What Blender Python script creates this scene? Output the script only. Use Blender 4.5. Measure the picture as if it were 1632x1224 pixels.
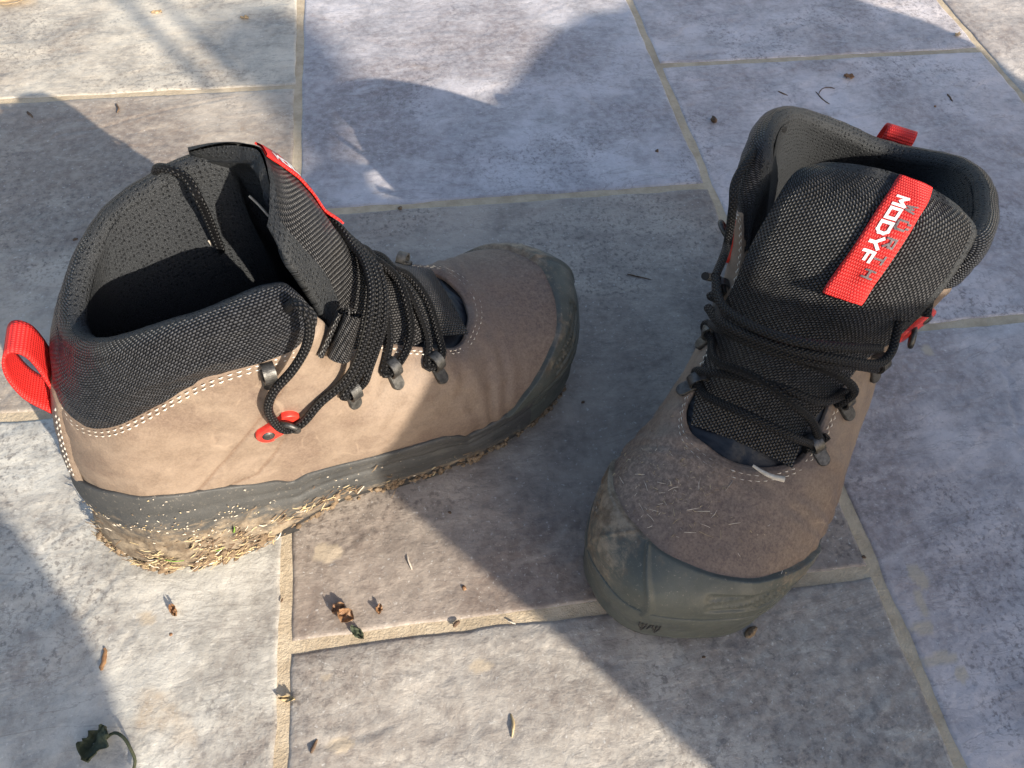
import bpy, math, random
import numpy as np
from mathutils import Vector, Matrix
random.seed(7); RNG = np.random.default_rng(7)
for o in list(bpy.data.objects): bpy.data.objects.remove(o)
SC = bpy.context.scene; COL = SC.collection

# ------------------------------------------------------------------ camera
CAM_H = 0.42
RT = np.array([0.9891180823016446, -0.1421970683202167, 0.03775464243047325])
UP = np.array([0.09490330091429683, 0.8127625095530491, 0.5748134188939925])
FW = np.array([0.11242234092691585, 0.5649753063861868, -0.8174130659797082])
FL = 1226.0
CAMP = np.array([0, 0, CAM_H])
cam = bpy.data.cameras.new('camera'); camo = bpy.data.objects.new('camera', cam); COL.objects.link(camo)
cam.sensor_width = 36; cam.lens = FL / 1632 * 36; cam.clip_start = 0.01; cam.clip_end = 200
camo.matrix_world = Matrix(((RT[0], UP[0], -FW[0], 0), (RT[1], UP[1], -FW[1], 0), (RT[2], UP[2], -FW[2], CAM_H), (0, 0, 0, 1)))
SC.camera = camo

def at(px, py, z=0.0):                      # photo reading + height -> world point
    d = ((px - 816) / FL) * RT - ((py - 612) / FL) * UP + FW
    return CAMP + d * ((z - CAM_H) / d[2])

# ------------------------------------------------------------------ light
SUN_EL = math.radians(25.0)
SHD = np.array([-0.565, 0.825]); SHD = SHD / np.linalg.norm(SHD)      # way the shadows run on the ground
TOSUN = np.array([-SHD[0] * math.cos(SUN_EL), -SHD[1] * math.cos(SUN_EL), math.sin(SUN_EL)])
w = bpy.data.worlds.new('World'); SC.world = w; w.use_nodes = True
nt = w.node_tree; bg = nt.nodes['Background']
sky = nt.nodes.new('ShaderNodeTexSky'); sky.sky_type = 'NISHITA'; sky.sun_disc = False
sky.dust_density = 1.6; sky.ozone_density = 0.4; sky.sun_elevation = SUN_EL; sky.sun_rotation = math.atan2(TOSUN[0], TOSUN[1])
nt.links.new(sky.outputs[0], bg.inputs[0]); bg.inputs[1].default_value = 0.13
sl = bpy.data.lights.new('sun', 'SUN'); sl.energy = 4.9; sl.angle = math.radians(0.5); sl.color = (1.0, 0.91, 0.76)
so = bpy.data.objects.new('sun', sl); COL.objects.link(so)
so.rotation_euler = Vector(TOSUN).to_track_quat('Z', 'Y').to_euler()
SC.view_settings.view_transform = 'Standard'; SC.view_settings.look = 'None'
SC.view_settings.exposure = 0.80; SC.view_settings.gamma = 1
SC.render.engine = 'CYCLES'

# ------------------------------------------------------------------ helpers
def hash3(i, j, k, s):
    n = (i * 374761393 + j * 668265263 + k * 2147483647 + s * 974711) & 0x7fffffff
    n = ((n ^ (n >> 13)) * 1274126177) & 0x7fffffff
    n = (n ^ (n >> 16)) & 0xffff
    return n / 65535.0
def vnoise(p, s=0):
    p = np.asarray(p, float); i = np.floor(p).astype(np.int64); f = p - i; f = f * f * (3 - 2 * f)
    r = 0
    for a in (0, 1):
        for b in (0, 1):
            for c in (0, 1):
                wt = (f[..., 0] if a else 1 - f[..., 0]) * (f[..., 1] if b else 1 - f[..., 1]) * (f[..., 2] if c else 1 - f[..., 2])
                r = r + wt * hash3(i[..., 0] + a, i[..., 1] + b, i[..., 2] + c, s)
    return r * 2 - 1
def fbm(p, s=0, o=4, g=0.5):
    r = 0; a = 1; p = np.asarray(p, float)
    for k in range(o): r = r + a * vnoise(p * 2 ** k + 17.3 * k, s + k); a *= g
    return r
def sstep(a, b, x):
    t = np.clip((x - a) / (b - a), 0, 1); return t * t * (3 - 2 * t)

def tag(o, label=None, cat=None, group=None, kind=None):
    for k, v in (('label', label), ('category', cat), ('group', group), ('kind', kind)):
        if v: o[k] = v
    return o
def mesh_from(name, verts, faces, mat=None, uvs=None, attrs=None, smooth=True, mats=None, mi=None):
    me = bpy.data.meshes.new(name)
    verts = np.asarray(verts, np.float32); 
    if isinstance(faces, np.ndarray):
        nf, k = faces.shape
        me.vertices.add(len(verts)); me.vertices.foreach_set('co', verts.ravel())
        me.loops.add(nf * k); me.loops.foreach_set('vertex_index', faces.astype(np.int32).ravel())
        me.polygons.add(nf); me.polygons.foreach_set('loop_start', np.arange(0, nf * k, k, dtype=np.int32))
        me.polygons.foreach_set('loop_total', np.full(nf, k, np.int32))
        me.update(calc_edges=True)
    else:
        me.from_pydata([tuple(v) for v in verts], [], faces); me.update()
    me.validate()
    if uvs is not None:
        ul = me.uv_layers.new(name='UVMap'); li = np.empty(len(me.loops), np.int32); me.loops.foreach_get('vertex_index', li)
        ul.data.foreach_set('uv', np.asarray(uvs, np.float32)[li].ravel())
    for k, v in (attrs or {}).items():
        a = me.attributes.new(k, 'FLOAT', 'POINT'); a.data.foreach_set('value', np.asarray(v, np.float32).ravel())
    for m in (mats or ([mat] if mat else [])): me.materials.append(m)
    if mi is not None: me.polygons.foreach_set('material_index', np.asarray(mi, np.int32))
    me.polygons.foreach_set('use_smooth', np.full(len(me.polygons), smooth))
    return me
def link(name, me, parent=None):
    o = bpy.data.objects.new(name, me); COL.objects.link(o)
    if parent: o.parent = parent
    return o
def grid_faces(n, m, cu=False, cv=False, flip=False):
    a = np.arange(n if cu else n - 1); b = np.arange(m if cv else m - 1)
    A, B = np.meshgrid(a, b, indexing='ij'); A2 = (A + 1) % n; B2 = (B + 1) % m
    f = np.stack([A * m + B, A2 * m + B, A2 * m + B2, A * m + B2], -1).reshape(-1, 4)
    return f[:, ::-1].copy() if flip else f
def grid_uv(P):
    du = np.linalg.norm(np.diff(P, axis=0), axis=-1); dv = np.linalg.norm(np.diff(P, axis=1), axis=-1)
    U = np.concatenate([np.zeros((1, P.shape[1])), np.cumsum(du, 0)], 0).mean(1, keepdims=True) + np.zeros(P.shape[:2])
    V = np.concatenate([np.zeros((P.shape[0], 1)), np.cumsum(dv, 1)], 1)
    return np.stack([U, V], -1)
def cr(P, t, closed=False):                 # Catmull-Rom through P (N,...) at t in index units
    P = np.asarray(P, float); N = len(P); t = np.asarray(t, float)
    if closed: i = np.floor(t).astype(int); f = t - i; g = lambda k: P[(i + k) % N]
    else:
        i = np.clip(np.floor(t).astype(int), 0, N - 2); f = t - i
        Q = np.concatenate([[2 * P[0] - P[1]], P, [2 * P[-1] - P[-2]]]); g = lambda k: Q[i + k + 1]
    f = f.reshape(f.shape + (1,) * (P.ndim - 1))
    a, b, c, d = g(-1), g(0), g(1), g(2)
    return 0.5 * (2 * b + (c - a) * f + (2 * a - 5 * b + 4 * c - d) * f ** 2 + (3 * b - a - 3 * c + d) * f ** 3)
def resample(P, step):
    P = np.asarray(P, float); t = np.linspace(0, len(P) - 1, 40 * (len(P) - 1) + 1); Q = cr(P, t)
    L = np.concatenate([[0], np.cumsum(np.linalg.norm(np.diff(Q, axis=0), axis=1))])
    n = max(3, int(L[-1] / step) + 1); s = np.linspace(0, L[-1], n)
    return np.stack([np.interp(s, L, Q[:, k]) for k in range(3)], 1)
def tube(path, r, ns=10, cap=True):
    path = np.asarray(path, float); n = len(path); T = np.gradient(path, axis=0); T /= np.linalg.norm(T, axis=1, keepdims=True) + 1e-12
    N = np.cross(T[0], [0.31, 0.2, 0.93]); N /= np.linalg.norm(N); out = []
    r = np.full(n, r) if np.isscalar(r) else np.asarray(r)
    a = np.linspace(0, 2 * np.pi, ns, endpoint=False)
    for i in range(n):
        N = N - T[i] * (N @ T[i]); N /= np.linalg.norm(N); B = np.cross(T[i], N)
        out.append(path[i] + r[i] * (np.cos(a)[:, None] * N + np.sin(a)[:, None] * B))
    return np.array(out)
class Parts:                                  # gathers pieces of ONE object
    def __init__(s): s.v = []; s.f = []; s.uv = []; s.n = 0
    def add(s, v, f, uv=None):
        v = np.asarray(v, float).reshape(-1, 3); s.v.append(v); s.uv.append(np.zeros((len(v), 2)) if uv is None else np.asarray(uv).reshape(-1, 2))
        s.f += [tuple(int(i) + s.n for i in q) for q in f]; s.n += len(v)
    def grid(s, P, cu=False, cv=False, uv=None):
        s.add(P, grid_faces(P.shape[0], P.shape[1], cu, cv), uv)
    def tube(s, path, r, ns=10):
        G = tube(path, r, ns); L = np.concatenate([[0], np.cumsum(np.linalg.norm(np.diff(path, axis=0), axis=1))])
        uv = np.stack(np.meshgrid(L, np.arange(ns) / ns, indexing='ij'), -1)
        s.grid(G, False, True, uv)
        n = G.shape[0]
        s.add(G[0], [tuple(range(ns))]); s.add(G[-1], [tuple(range(ns))])
    def mesh(s, name, mat, smooth=True, mir=1):
        V = np.concatenate(s.v) * np.array([1, mir, 1]); return mesh_from(name, V, s.f, mat, np.concatenate(s.uv), smooth=smooth)
def box(P, c, hx, hy, hz, X=(1, 0, 0), Y=(0, 1, 0), Z=(0, 0, 1), bev=0.0):
    X, Y, Z, c = map(np.asarray, (X, Y, Z, c)); v = []
    b = 1 - bev
    for sx, sy, sz in ((-1, -1, -1), (1, -1, -1), (1, 1, -1), (-1, 1, -1), (-b, -b, 1), (b, -b, 1), (b, b, 1), (-b, b, 1)):
        v.append(c + X * hx * sx + Y * hy * sy + Z * hz * sz)
    P.add(v, [(0, 3, 2, 1), (4, 5, 6, 7), (0, 1, 5, 4), (1, 2, 6, 5), (2, 3, 7, 6), (3, 0, 4, 7)])

# ------------------------------------------------------------------ materials
class NT:
    def __init__(s, name):
        s.m = bpy.data.materials.new(name); s.m.use_nodes = True; s.t = s.m.node_tree; s.b = s.t.nodes['Principled BSDF']
    def n(s, typ, ins=None, **kw):
        x = s.t.nodes.new('ShaderNode' + typ)
        for k, v in kw.items(): setattr(x, k, v)
        for k, v in (ins or {}).items(): s.put(x.inputs[k], v)
        return x
    def put(s, i, v):
        if isinstance(v, bpy.types.NodeSocket): s.t.links.new(v, i)
        else:
            if i.type == 'RGBA' and len(v) == 3: v = (*v, 1)
            i.default_value = v
    def set(s, **kw):
        for k, v in kw.items(): s.put(s.b.inputs[k.replace('_', ' ')], v)
    def math(s, op, a, b=0.0, c=None, clamp=False):
        x = s.n('Math', {0: a, 1: b}, operation=op, use_clamp=clamp)
        if c is not None: s.put(x.inputs[2], c)
        return x.outputs[0]
    def mix(s, f, a, b, mode='MIX'):
        x = s.n('Mix', data_type='RGBA', blend_type=mode); s.put(x.inputs['Factor'], f)
        s.put(x.inputs[6], a); s.put(x.inputs[7], b); return x.outputs[2]
    def noise(s, vec, scale, detail=4, rough=0.5, dist=0.0, w=None):
        x = s.n('TexNoise', {'Scale': scale, 'Detail': detail, 'Roughness': rough, 'Distortion': dist})
        if w is not None: x.noise_dimensions = '4D'; s.put(x.inputs['W'], w)
        if vec is not None: s.put(x.inputs['Vector'], vec)
        return x.outputs['Fac']
    def ramp(s, f, a, b, lo=0.0, hi=1.0):
        x = s.n('MapRange', {'Value': f, 'From Min': a, 'From Max': b, 'To Min': lo, 'To Max': hi}, interpolation_type='SMOOTHSTEP'); return x.outputs[0]
    def bump(s, h, strength, dist, nrm=None):
        x = s.n('Bump', {'Height': h, 'Strength': strength, 'Distance': dist})
        if nrm is not None: s.put(x.inputs['Normal'], nrm)
        return x.outputs[0]
    def pos(s): return s.n('NewGeometry').outputs['Position']
    def obj(s): return s.n('TexCoord').outputs['Object']
    def obj_x(s): return s.n('SeparateXYZ', {0: s.obj()}).outputs[0]
    def uv(s): return s.n('UVMap', uv_map='UVMap').outputs[0]
    def attr(s, name): return s.n('Attribute', attribute_name=name).outputs['Fac']
    def scale(s, vec, sc): return s.n('Mapping', {'Vector': vec, 'Scale': sc}).outputs[0]

def mat_stone():
    k = NT('slate_tile'); p = k.pos(); rnd = k.n('ObjectInfo').outputs['Random']; W = k.math('MULTIPLY', rnd, 37.0)
    big = k.noise(p, 5.5, 5, 0.6, 0.4, W); mid = k.noise(p, 26, 6, 0.65, 0.3, W); fine = k.noise(p, 160, 4, 0.7, 0, W); grit = k.noise(p, 620, 2, 0.6)
    streak = k.noise(k.scale(p, (19, 52, 30)), 1.0, 5, 0.65, 0.9, W)
    c = k.mix(k.ramp(mid, 0.38, 0.62), (0.33, 0.31, 0.29), (0.56, 0.535, 0.50))
    c = k.mix(k.ramp(big, 0.46, 0.62, 0, 0.9), c, (0.25, 0.215, 0.195))
    c = k.mix(k.ramp(big, 0.48, 0.30, 0, 0.6), c, (0.64, 0.635, 0.61))
    c = k.mix(k.ramp(streak, 0.52, 0.72, 0, 0.45), c, (0.68, 0.66, 0.61))
    c = k.mix(k.ramp(streak, 0.47, 0.30, 0, 0.52), c, (0.22, 0.20, 0.195))
    sp = k.noise(p, 300, 3, 0.7, 0.0, W)
    patch = k.ramp(k.noise(p, 9, 3, 0.6, 0.2, k.math('ADD', W, 5.0)), 0.46, 0.62)
    c = k.mix(k.math('MULTIPLY', k.ramp(sp, 0.50, 0.62), k.math('MULTIPLY', patch, 0.72)), c, (0.13, 0.115, 0.11))
    och = k.noise(p, 16, 3, 0.6, 0.6, k.math('ADD', W, 11.0))
    c = k.mix(k.ramp(och, 0.66, 0.76, 0, 0.42), c, (0.40, 0.27, 0.15))
    c = k.mix(k.ramp(fine, 0.35, 0.65, 0, 0.35), c, (0.66, 0.64, 0.60))
    tone = k.math('MULTIPLY_ADD', rnd, 0.10, 0.95)
    c = k.mix(1.0, c, k.n('CombineColor', {0: tone, 1: tone, 2: tone}).outputs[0], 'MULTIPLY'); c = k.mix(1.0, c, k.n('ObjectInfo').outputs['Color'], 'MULTIPLY')
    c = k.mix(k.ramp(k.noise(p, 430, 3, 0.7), 0.42, 0.28, 0, 0.45), c, (0.20, 0.18, 0.17)); c = k.mix(k.ramp(k.noise(p, 380, 3, 0.7), 0.60, 0.74, 0, 0.5), c, (0.74, 0.72, 0.68))
    vein = k.noise(k.scale(p, (9, 30, 20)), 1.0, 6, 0.6, 1.6, k.math('ADD', W, 3.0)); vm = k.math('SUBTRACT', 1.0, k.ramp(k.math('ABSOLUTE', k.math('SUBTRACT', vein, 0.5)), 0.0, 0.012))
    c = k.mix(k.math('MULTIPLY', vm, 0.38), c, (0.17, 0.145, 0.13))
    c = k.mix(k.math('MULTIPLY', k.attr('smear'), 0.75), c, (0.50, 0.41, 0.30))
    k.set(Base_Color=c, Roughness=k.ramp(mid, 0.3, 0.7, 0.42, 0.62), Specular_IOR_Level=0.5)
    h = k.math('ADD', k.math('ADD', k.math('MULTIPLY', k.noise(p, 70, 4, 0.55, 0.5, W), 0.6), k.math('MULTIPLY', k.noise(p, 260, 4, 0.6, 0.3, W), 0.30)), k.math('MULTIPLY', k.noise(k.scale(p, (75, 150, 60)), 1.0, 4, 0.6, 0.8, W), 0.5))
    h = k.math('ADD', h, k.math('MULTIPLY', grit, 0.12))
    k.set(Normal=k.bump(h, 0.62, 0.0020)); return k.m
def mat_grout():
    k = NT('sandy_grout'); p = k.pos()
    c = k.mix(k.ramp(k.noise(p, 70, 5, 0.7), 0.3, 0.7), (0.42, 0.33, 0.225), (0.56, 0.46, 0.33))
    c = k.mix(k.ramp(k.noise(p, 11, 3), 0.5, 0.7, 0, 0.5), c, (0.30, 0.24, 0.17))
    k.set(Base_Color=c, Roughness=0.95, Normal=k.bump(k.noise(p, 500, 3, 0.7), 0.7, 0.0012)); return k.m
def mat_leather():
    k = NT('brown_nubuck'); o = k.obj(); p = o
    big = k.noise(p, 17, 4, 0.6, 0.5); mid = k.noise(p, 75, 5, 0.65, 0.4); f = k.noise(p, 900, 3, 0.6)
    c = k.mix(k.ramp(mid, 0.3, 0.7), (0.165, 0.120, 0.090), (0.235, 0.178, 0.136))
    c = k.mix(k.ramp(big, 0.42, 0.66, 0, 0.85), c, (0.125, 0.085, 0.066)); c = k.mix(k.ramp(k.noise(p, 38, 4, 0.7, 0.8), 0.56, 0.70, 0, 0.5), c, (0.115, 0.075, 0.06)); c = k.mix(k.ramp(k.obj_x(), 0.16, 0.24, 0, 0.62), c, (0.10, 0.07, 0.06))
    scr = k.n('TexVoronoi', {'Vector': k.n('VectorMath', {0: k.scale(p, (70, 70, 45)), 1: k.n('TexNoise', {'Vector': p, 'Scale': 40}).outputs['Color']}, operation='ADD').outputs[0], 'Scale': 0.6}, feature='DISTANCE_TO_EDGE').outputs['Distance']
    scm = k.math('MULTIPLY', k.ramp(scr, 0.035, 0.0), k.ramp(k.noise(p, 30, 3, 0.6, 1.0), 0.52, 0.68, 0, 0.30))
    c = k.mix(scm, c, (0.42, 0.32, 0.24))
    c = k.mix(k.ramp(k.attr('groove'), 0.0, 1.0, 0, 0.55), c, (0.10, 0.055, 0.035))
    dn = k.math('MULTIPLY', k.attr('dust'), k.ramp(k.noise(p, 420, 4, 0.75), 0.40, 0.66))
    c = k.mix(k.math('MULTIPLY', dn, 0.75), c, (0.34, 0.25, 0.185))
    c = k.mix(k.ramp(f, 0.35, 0.65, 0, 0.25), c, (0.32, 0.24, 0.18))
    k.set(Base_Color=c, Roughness=k.ramp(mid, 0.3, 0.7, 0.5, 0.72), Specular_IOR_Level=0.4)
    h = k.math('ADD', k.noise(p, 1100, 3, 0.6), k.math('MULTIPLY', k.noise(p, 150, 4, 0.6), 1.3))
    k.set(Normal=k.bump(h, 0.35, 0.0005)); return k.m
def mat_rubber(name, c1, c2, dirt=True, rough=0.6):
    k = NT(name); p = k.obj()
    c = k.mix(k.ramp(k.noise(p, 45, 5, 0.6), 0.3, 0.7), c1, c2)
    if dirt:
        d = k.attr('dust'); nn = k.noise(k.scale(p, (90, 90, 200)), 1.0, 6, 0.72, 0.5)
        m1 = k.ramp(k.math('ADD', k.math('MULTIPLY', d, 0.62), k.math('MULTIPLY', nn, 0.75)), 0.62, 0.84)
        c = k.mix(k.math('MULTIPLY', m1, 0.85), c, k.mix(k.ramp(k.noise(p, 130, 4, 0.7), 0.35, 0.65), (0.12, 0.085, 0.055), (0.30, 0.235, 0.165)))
        c = k.mix(k.ramp(k.noise(p, 600, 3, 0.7), 0.60, 0.74, 0, 0.6), c, (0.30, 0.26, 0.21))
    k.set(Base_Color=c, Roughness=k.ramp(k.noise(p, 80, 4), 0.3, 0.7, rough - 0.1, rough + 0.15), Specular_IOR_Level=0.45)
    k.set(Normal=k.bump(k.math('ADD', k.noise(p, 900, 3, 0.65), k.math('MULTIPLY', k.noise(p, 200, 4, 0.6), 0.8)), 0.4, 0.0005)); return k.m
def mat_weave(name, pu, pv, ca, cb, depth, rough=0.42, spec=0.6, twill=False):
    k = NT(name); uv = k.uv(); s = k.n('SeparateXYZ', {0: uv}); x = k.math('DIVIDE', s.outputs[0], pu); y = k.math('DIVIDE', s.outputs[1], pv)
    fy = k.math('FLOOR', y); x2 = k.math('ADD', x, k.math('MULTIPLY', fy, 0.5))
    hx = k.math('ABSOLUTE', k.math('SINE', k.math('MULTIPLY', x2, math.pi))); hy = k.math('ABSOLUTE', k.math('SINE', k.math('MULTIPLY', y, math.pi)))
    h = k.math('MULTIPLY', k.math('POWER', hx, 0.6), k.math('POWER', hy, 0.6))
    yarn = k.n('TexWhiteNoise', {'Vector': k.n('CombineXYZ', {0: k.math('FLOOR', x2), 1: fy}).outputs[0]}, noise_dimensions='2D').outputs['Value']
    c = k.mix(k.math('MULTIPLY', k.ramp(h, 0.25, 0.8), k.math('MULTIPLY_ADD', yarn, 0.5, 0.5)), ca, cb)  # shade of the weave painted in: yarn gaps darker, crowns lighter
    lint = k.noise(k.obj(), 700, 2, 0.7)
    c = k.mix(k.ramp(lint, 0.70, 0.78, 0, 0.35), c, (0.3, 0.28, 0.25))
    k.set(Base_Color=c, Roughness=rough, Specular_IOR_Level=spec)
    k.set(Normal=k.bump(h, 1.0, depth)); return k.m
def mat_lining():
    k = NT('spacer_mesh'); uv = k.uv()
    v = k.n('TexVoronoi', {'Vector': uv, 'Scale': 400.0, 'Randomness': 0.3}, feature='F1').outputs['Distance']
    f = k.noise(k.scale(uv, (1500, 2200, 1)), 1.0, 2, 0.6)
    c = k.mix(k.ramp(v, 0.15, 0.30), (0.0035, 0.0035, 0.004), (0.017, 0.018, 0.020)); c = k.mix(k.ramp(f, 0.4, 0.75), c, (0.062, 0.066, 0.072))
    k.set(Base_Color=c, Roughness=0.5, Specular_IOR_Level=0.18)
    k.set(Normal=k.bump(k.math('ADD', k.ramp(v, 0.12, 0.34), k.math('MULTIPLY', f, 0.7)), 0.8, 0.0008)); return k.m
def mat_lace():
    k = NT('braided_lace'); s = k.n('SeparateXYZ', {0: k.uv()}); a = k.math('DIVIDE', s.outputs[0], 0.0022); b = k.math('MULTIPLY', s.outputs[1], 6.0)
    h1 = k.math('ABSOLUTE', k.math('SINE', k.math('MULTIPLY', k.math('ADD', a, b), math.pi))); h2 = k.math('ABSOLUTE', k.math('SINE', k.math('MULTIPLY', k.math('SUBTRACT', a, b), math.pi)))
    h = k.math('MULTIPLY', h1, h2)
    c = k.mix(k.ramp(h, 0.3, 0.8), (0.003, 0.003, 0.0035), (0.018, 0.018, 0.021))
    k.set(Base_Color=c, Roughness=0.5, Specular_IOR_Level=0.28, Normal=k.bump(h, 1.0, 0.0007)); return k.m
def mat_ribbon(name, ca, cb):
    k = NT(name); s = k.n('SeparateXYZ', {0: k.uv()}); a = k.math('DIVIDE', s.outputs[0], 0.0016); b = k.math('DIVIDE', s.outputs[1], 0.0011)
    h = k.math('MULTIPLY', k.math('ABSOLUTE', k.math('SINE', k.math('MULTIPLY', a, math.pi))), k.math('POWER', k.math('ABSOLUTE', k.math('SINE', k.math('MULTIPLY', k.math('ADD', b, k.math('MULTIPLY', k.math('FLOOR', a), 0.5)), math.pi))), 0.5))
    c = k.mix(h, ca, cb)
    k.set(Base_Color=c, Roughness=0.55, Specular_IOR_Level=0.4, Normal=k.bump(h, 0.8, 0.0005)); return k.m
def mat_plain(name, c1, c2=None, rough=0.6, metal=0.0, scale=120, spec=0.5, bump=0.3):
    k = NT(name); p = k.obj(); c = k.mix(k.ramp(k.noise(p, scale, 4, 0.6), 0.3, 0.7), c1, c2 or tuple(x * 1.3 for x in c1))
    k.set(Base_Color=c, Roughness=rough, Metallic=metal, Specular_IOR_Level=spec, Normal=k.bump(k.noise(p, scale * 4, 3, 0.6), bump, 0.0004)); return k.m

M = dict(stone=mat_stone(), grout=mat_grout(), leather=mat_leather(),
    rand=mat_rubber('dark_rubber', (0.040, 0.041, 0.042), (0.062, 0.061, 0.060)), bumper=mat_rubber('toe_rubber', (0.060, 0.066, 0.058), (0.085, 0.09, 0.078), rough=0.5),
    sole=mat_rubber('outsole_rubber', (0.018, 0.018, 0.02), (0.04, 0.038, 0.036), False),
    cordura=mat_weave('black_cordura', 0.0021, 0.00135, (0.002, 0.002, 0.0025), (0.070, 0.068, 0.070), 0.0009, 0.34, 0.34),
    collar=mat_weave('black_collar_weave', 0.0020, 0.0013, (0.002, 0.002, 0.003), (0.050, 0.052, 0.060), 0.0008, 0.36, 0.30),
    lining=mat_lining(), lace=mat_lace(), gusset=mat_plain('blue_black_gusset', (0.007, 0.009, 0.015), (0.020, 0.022, 0.027), 0.45, 0, 60, 0.4, 0.8),
    red=mat_ribbon('red_webbing', (0.50, 0.012, 0.012), (0.74, 0.030, 0.024)), redpaint=mat_plain('red_paint', (0.62, 0.022, 0.016), (0.72, 0.05, 0.03), 0.4, 0, 300),
    metal=mat_plain('gunmetal', (0.05, 0.049, 0.048), (0.12, 0.116, 0.112), 0.46, 0.75, 400), white=mat_plain('white_print', (0.75, 0.75, 0.75), (0.82, 0.82, 0.82), 0.6),
    greyprint=mat_plain('grey_print', (0.10, 0.085, 0.085), (0.22, 0.17, 0.17), 0.35, 0, 900), thread=mat_plain('pale_thread', (0.52, 0.47, 0.41), (0.68, 0.64, 0.58), 0.7, 0, 500),
    straw=mat_plain('straw', (0.33, 0.235, 0.12), (0.52, 0.42, 0.25), 0.7, 0, 90), grass=mat_plain('green_grass', (0.12, 0.24, 0.03), (0.22, 0.38, 0.06), 0.5, 0, 200),
    mud=mat_plain('dried_mud', (0.14, 0.095, 0.06), (0.26, 0.19, 0.125), 0.9, 0, 300, 0.2, 1.0), leaf=mat_plain('dead_leaf', (0.16, 0.075, 0.035), (0.34, 0.19, 0.09), 0.6, 0, 150),
    tan=mat_plain('tan_leaf', (0.40, 0.27, 0.14), (0.55, 0.40, 0.24), 0.55, 0, 60), green=mat_plain('dull_green_leaf', (0.03, 0.042, 0.022), (0.09, 0.095, 0.05), 0.75, 0, 120), twig=mat_plain('dark_twig', (0.07, 0.04, 0.025), (0.16, 0.10, 0.06), 0.8, 0, 300),
    fibre=mat_plain('pale_fibre', (0.50, 0.42, 0.33), (0.66, 0.58, 0.48), 0.8, 0, 500), cloth=mat_plain('dark_cloth', (0.05, 0.055, 0.07), (0.07, 0.075, 0.09), 0.9, 0, 50),  # last colour here serves the added, unseen sun blockers
    insole=mat_plain('dark_insole', (0.012, 0.012, 0.013), (0.02, 0.02, 0.02), 0.9))

def polydist(X, Z, pts):
    d = np.full(X.shape, 9.0)
    for (x0, z0), (x1, z1) in zip(pts[:-1], pts[1:]):
        L2 = (x1 - x0) ** 2 + (z1 - z0) ** 2; t = np.clip(((X - x0) * (x1 - x0) + (Z - z0) * (z1 - z0)) / L2, 0, 1)
        d = np.minimum(d, np.hypot(X - x0 - t * (x1 - x0), Z - z0 - t * (z1 - z0)))
    return d

# ------------------------------------------------------------------ floor
PIT = 0.3365; JOINT = 0.0048
floor = link('patio_floor', mesh_from('patio_floor', [(-4, -4, -0.0011), (4, -4, -0.0011), (4, 5, -0.0011), (-4, 5, -0.0011)], [(0, 1, 2, 3)], M['grout'])); tag(floor, kind='structure')
def make_tile(x0, x1, y0, y1, seed):
    n = 170; j = JOINT / 2; gx = np.linspace(0, 1, n); X, Y = np.meshgrid(gx, gx, indexing='ij')
    # squeeze samples towards the rim so that the edge can round over
    ease = lambda t: t - 0.055 * np.sin(2 * np.pi * t) * -1
    X = X - 0.045 * np.sin(2 * np.pi * X); Y = Y - 0.045 * np.sin(2 * np.pi * Y)
    PX = x0 + j + X * (x1 - x0 - 2 * j); PY = y0 + j + Y * (y1 - y0 - 2 * j)
    P3 = np.stack([PX, PY, np.full_like(PX, seed * 3.7)], -1)
    wob = 0.0011
    PX = PX + wob * fbm(P3 * [40, 40, 1], 3, 3) * (1 - np.minimum(X, 1 - X) * 2) ** 6; PY = PY + wob * fbm(P3 * [40, 40, 1], 5, 3) * (1 - np.minimum(Y, 1 - Y) * 2) ** 6
    h = 0.0011 * fbm(P3 * [14, 22, 1], 11, 5, 0.55) + 0.00028 * fbm(P3 * [70, 110, 1], 12, 3)
    q = fbm(P3 * [6, 9, 1], 21, 4, 0.55) * 2.2; fl = np.floor(q); h = h + 0.0005 * (fl + sstep(0.88, 1.0, q - fl))
    for pl in LEDGES:
        if pl[:, 0].max() < x0 or pl[:, 0].min() > x1 or pl[:, 1].max() < y0 or pl[:, 1].min() > y1: continue
        wob2 = 0.0014 * fbm(np.stack([PX * 90, PY * 90, 0 * PX + seed], -1), 91, 3)
        d = polydist(PX + wob2, PY + wob2, [tuple(q) for q in pl]); h = h - 0.0011 * np.exp(-(d / 0.0017) ** 2) + 0.0005 * np.exp(-(d / 0.006) ** 2)
    e = np.minimum(np.minimum(X * (x1 - x0), (1 - X) * (x1 - x0)), np.minimum(Y * (y1 - y0), (1 - Y) * (y1 - y0)))
    h = 0.0011 * np.tanh(h / 0.0014) + 0.0002
    h = h * sstep(0, 0.012, e) - 0.0002 * (1 - sstep(0, 0.012, e)) - 0.0026 * (1 - sstep(0, 0.0026, e)) ** 2
    sm_ = np.zeros_like(PX)
    for (a_, b_, rx, ry) in SMEAR:
        g_ = at(a_, b_); nz = fbm(np.stack([PX * 120, PY * 120, 0 * PX + a_], -1), 19, 3); r_ = np.hypot((PX - g_[0]) / rx, (PY - g_[1]) / ry) + nz * .6
        sm_ = np.maximum(sm_, 1 - sstep(.8, 1.1, r_))
    V = np.stack([PX, PY, h], -1); cx, cy = (x0 + x1) / 2, (y0 + y1) / 2
    V = V - [cx, cy, 0]; V = V.reshape(-1, 3); F = grid_faces(n, n)
    o = link('tile', mesh_from('tile', V, F, M['stone'], attrs=dict(smear=sm_.reshape(-1))), floor); o.location = (cx, cy, 0); return o
XA = -0.087
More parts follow.
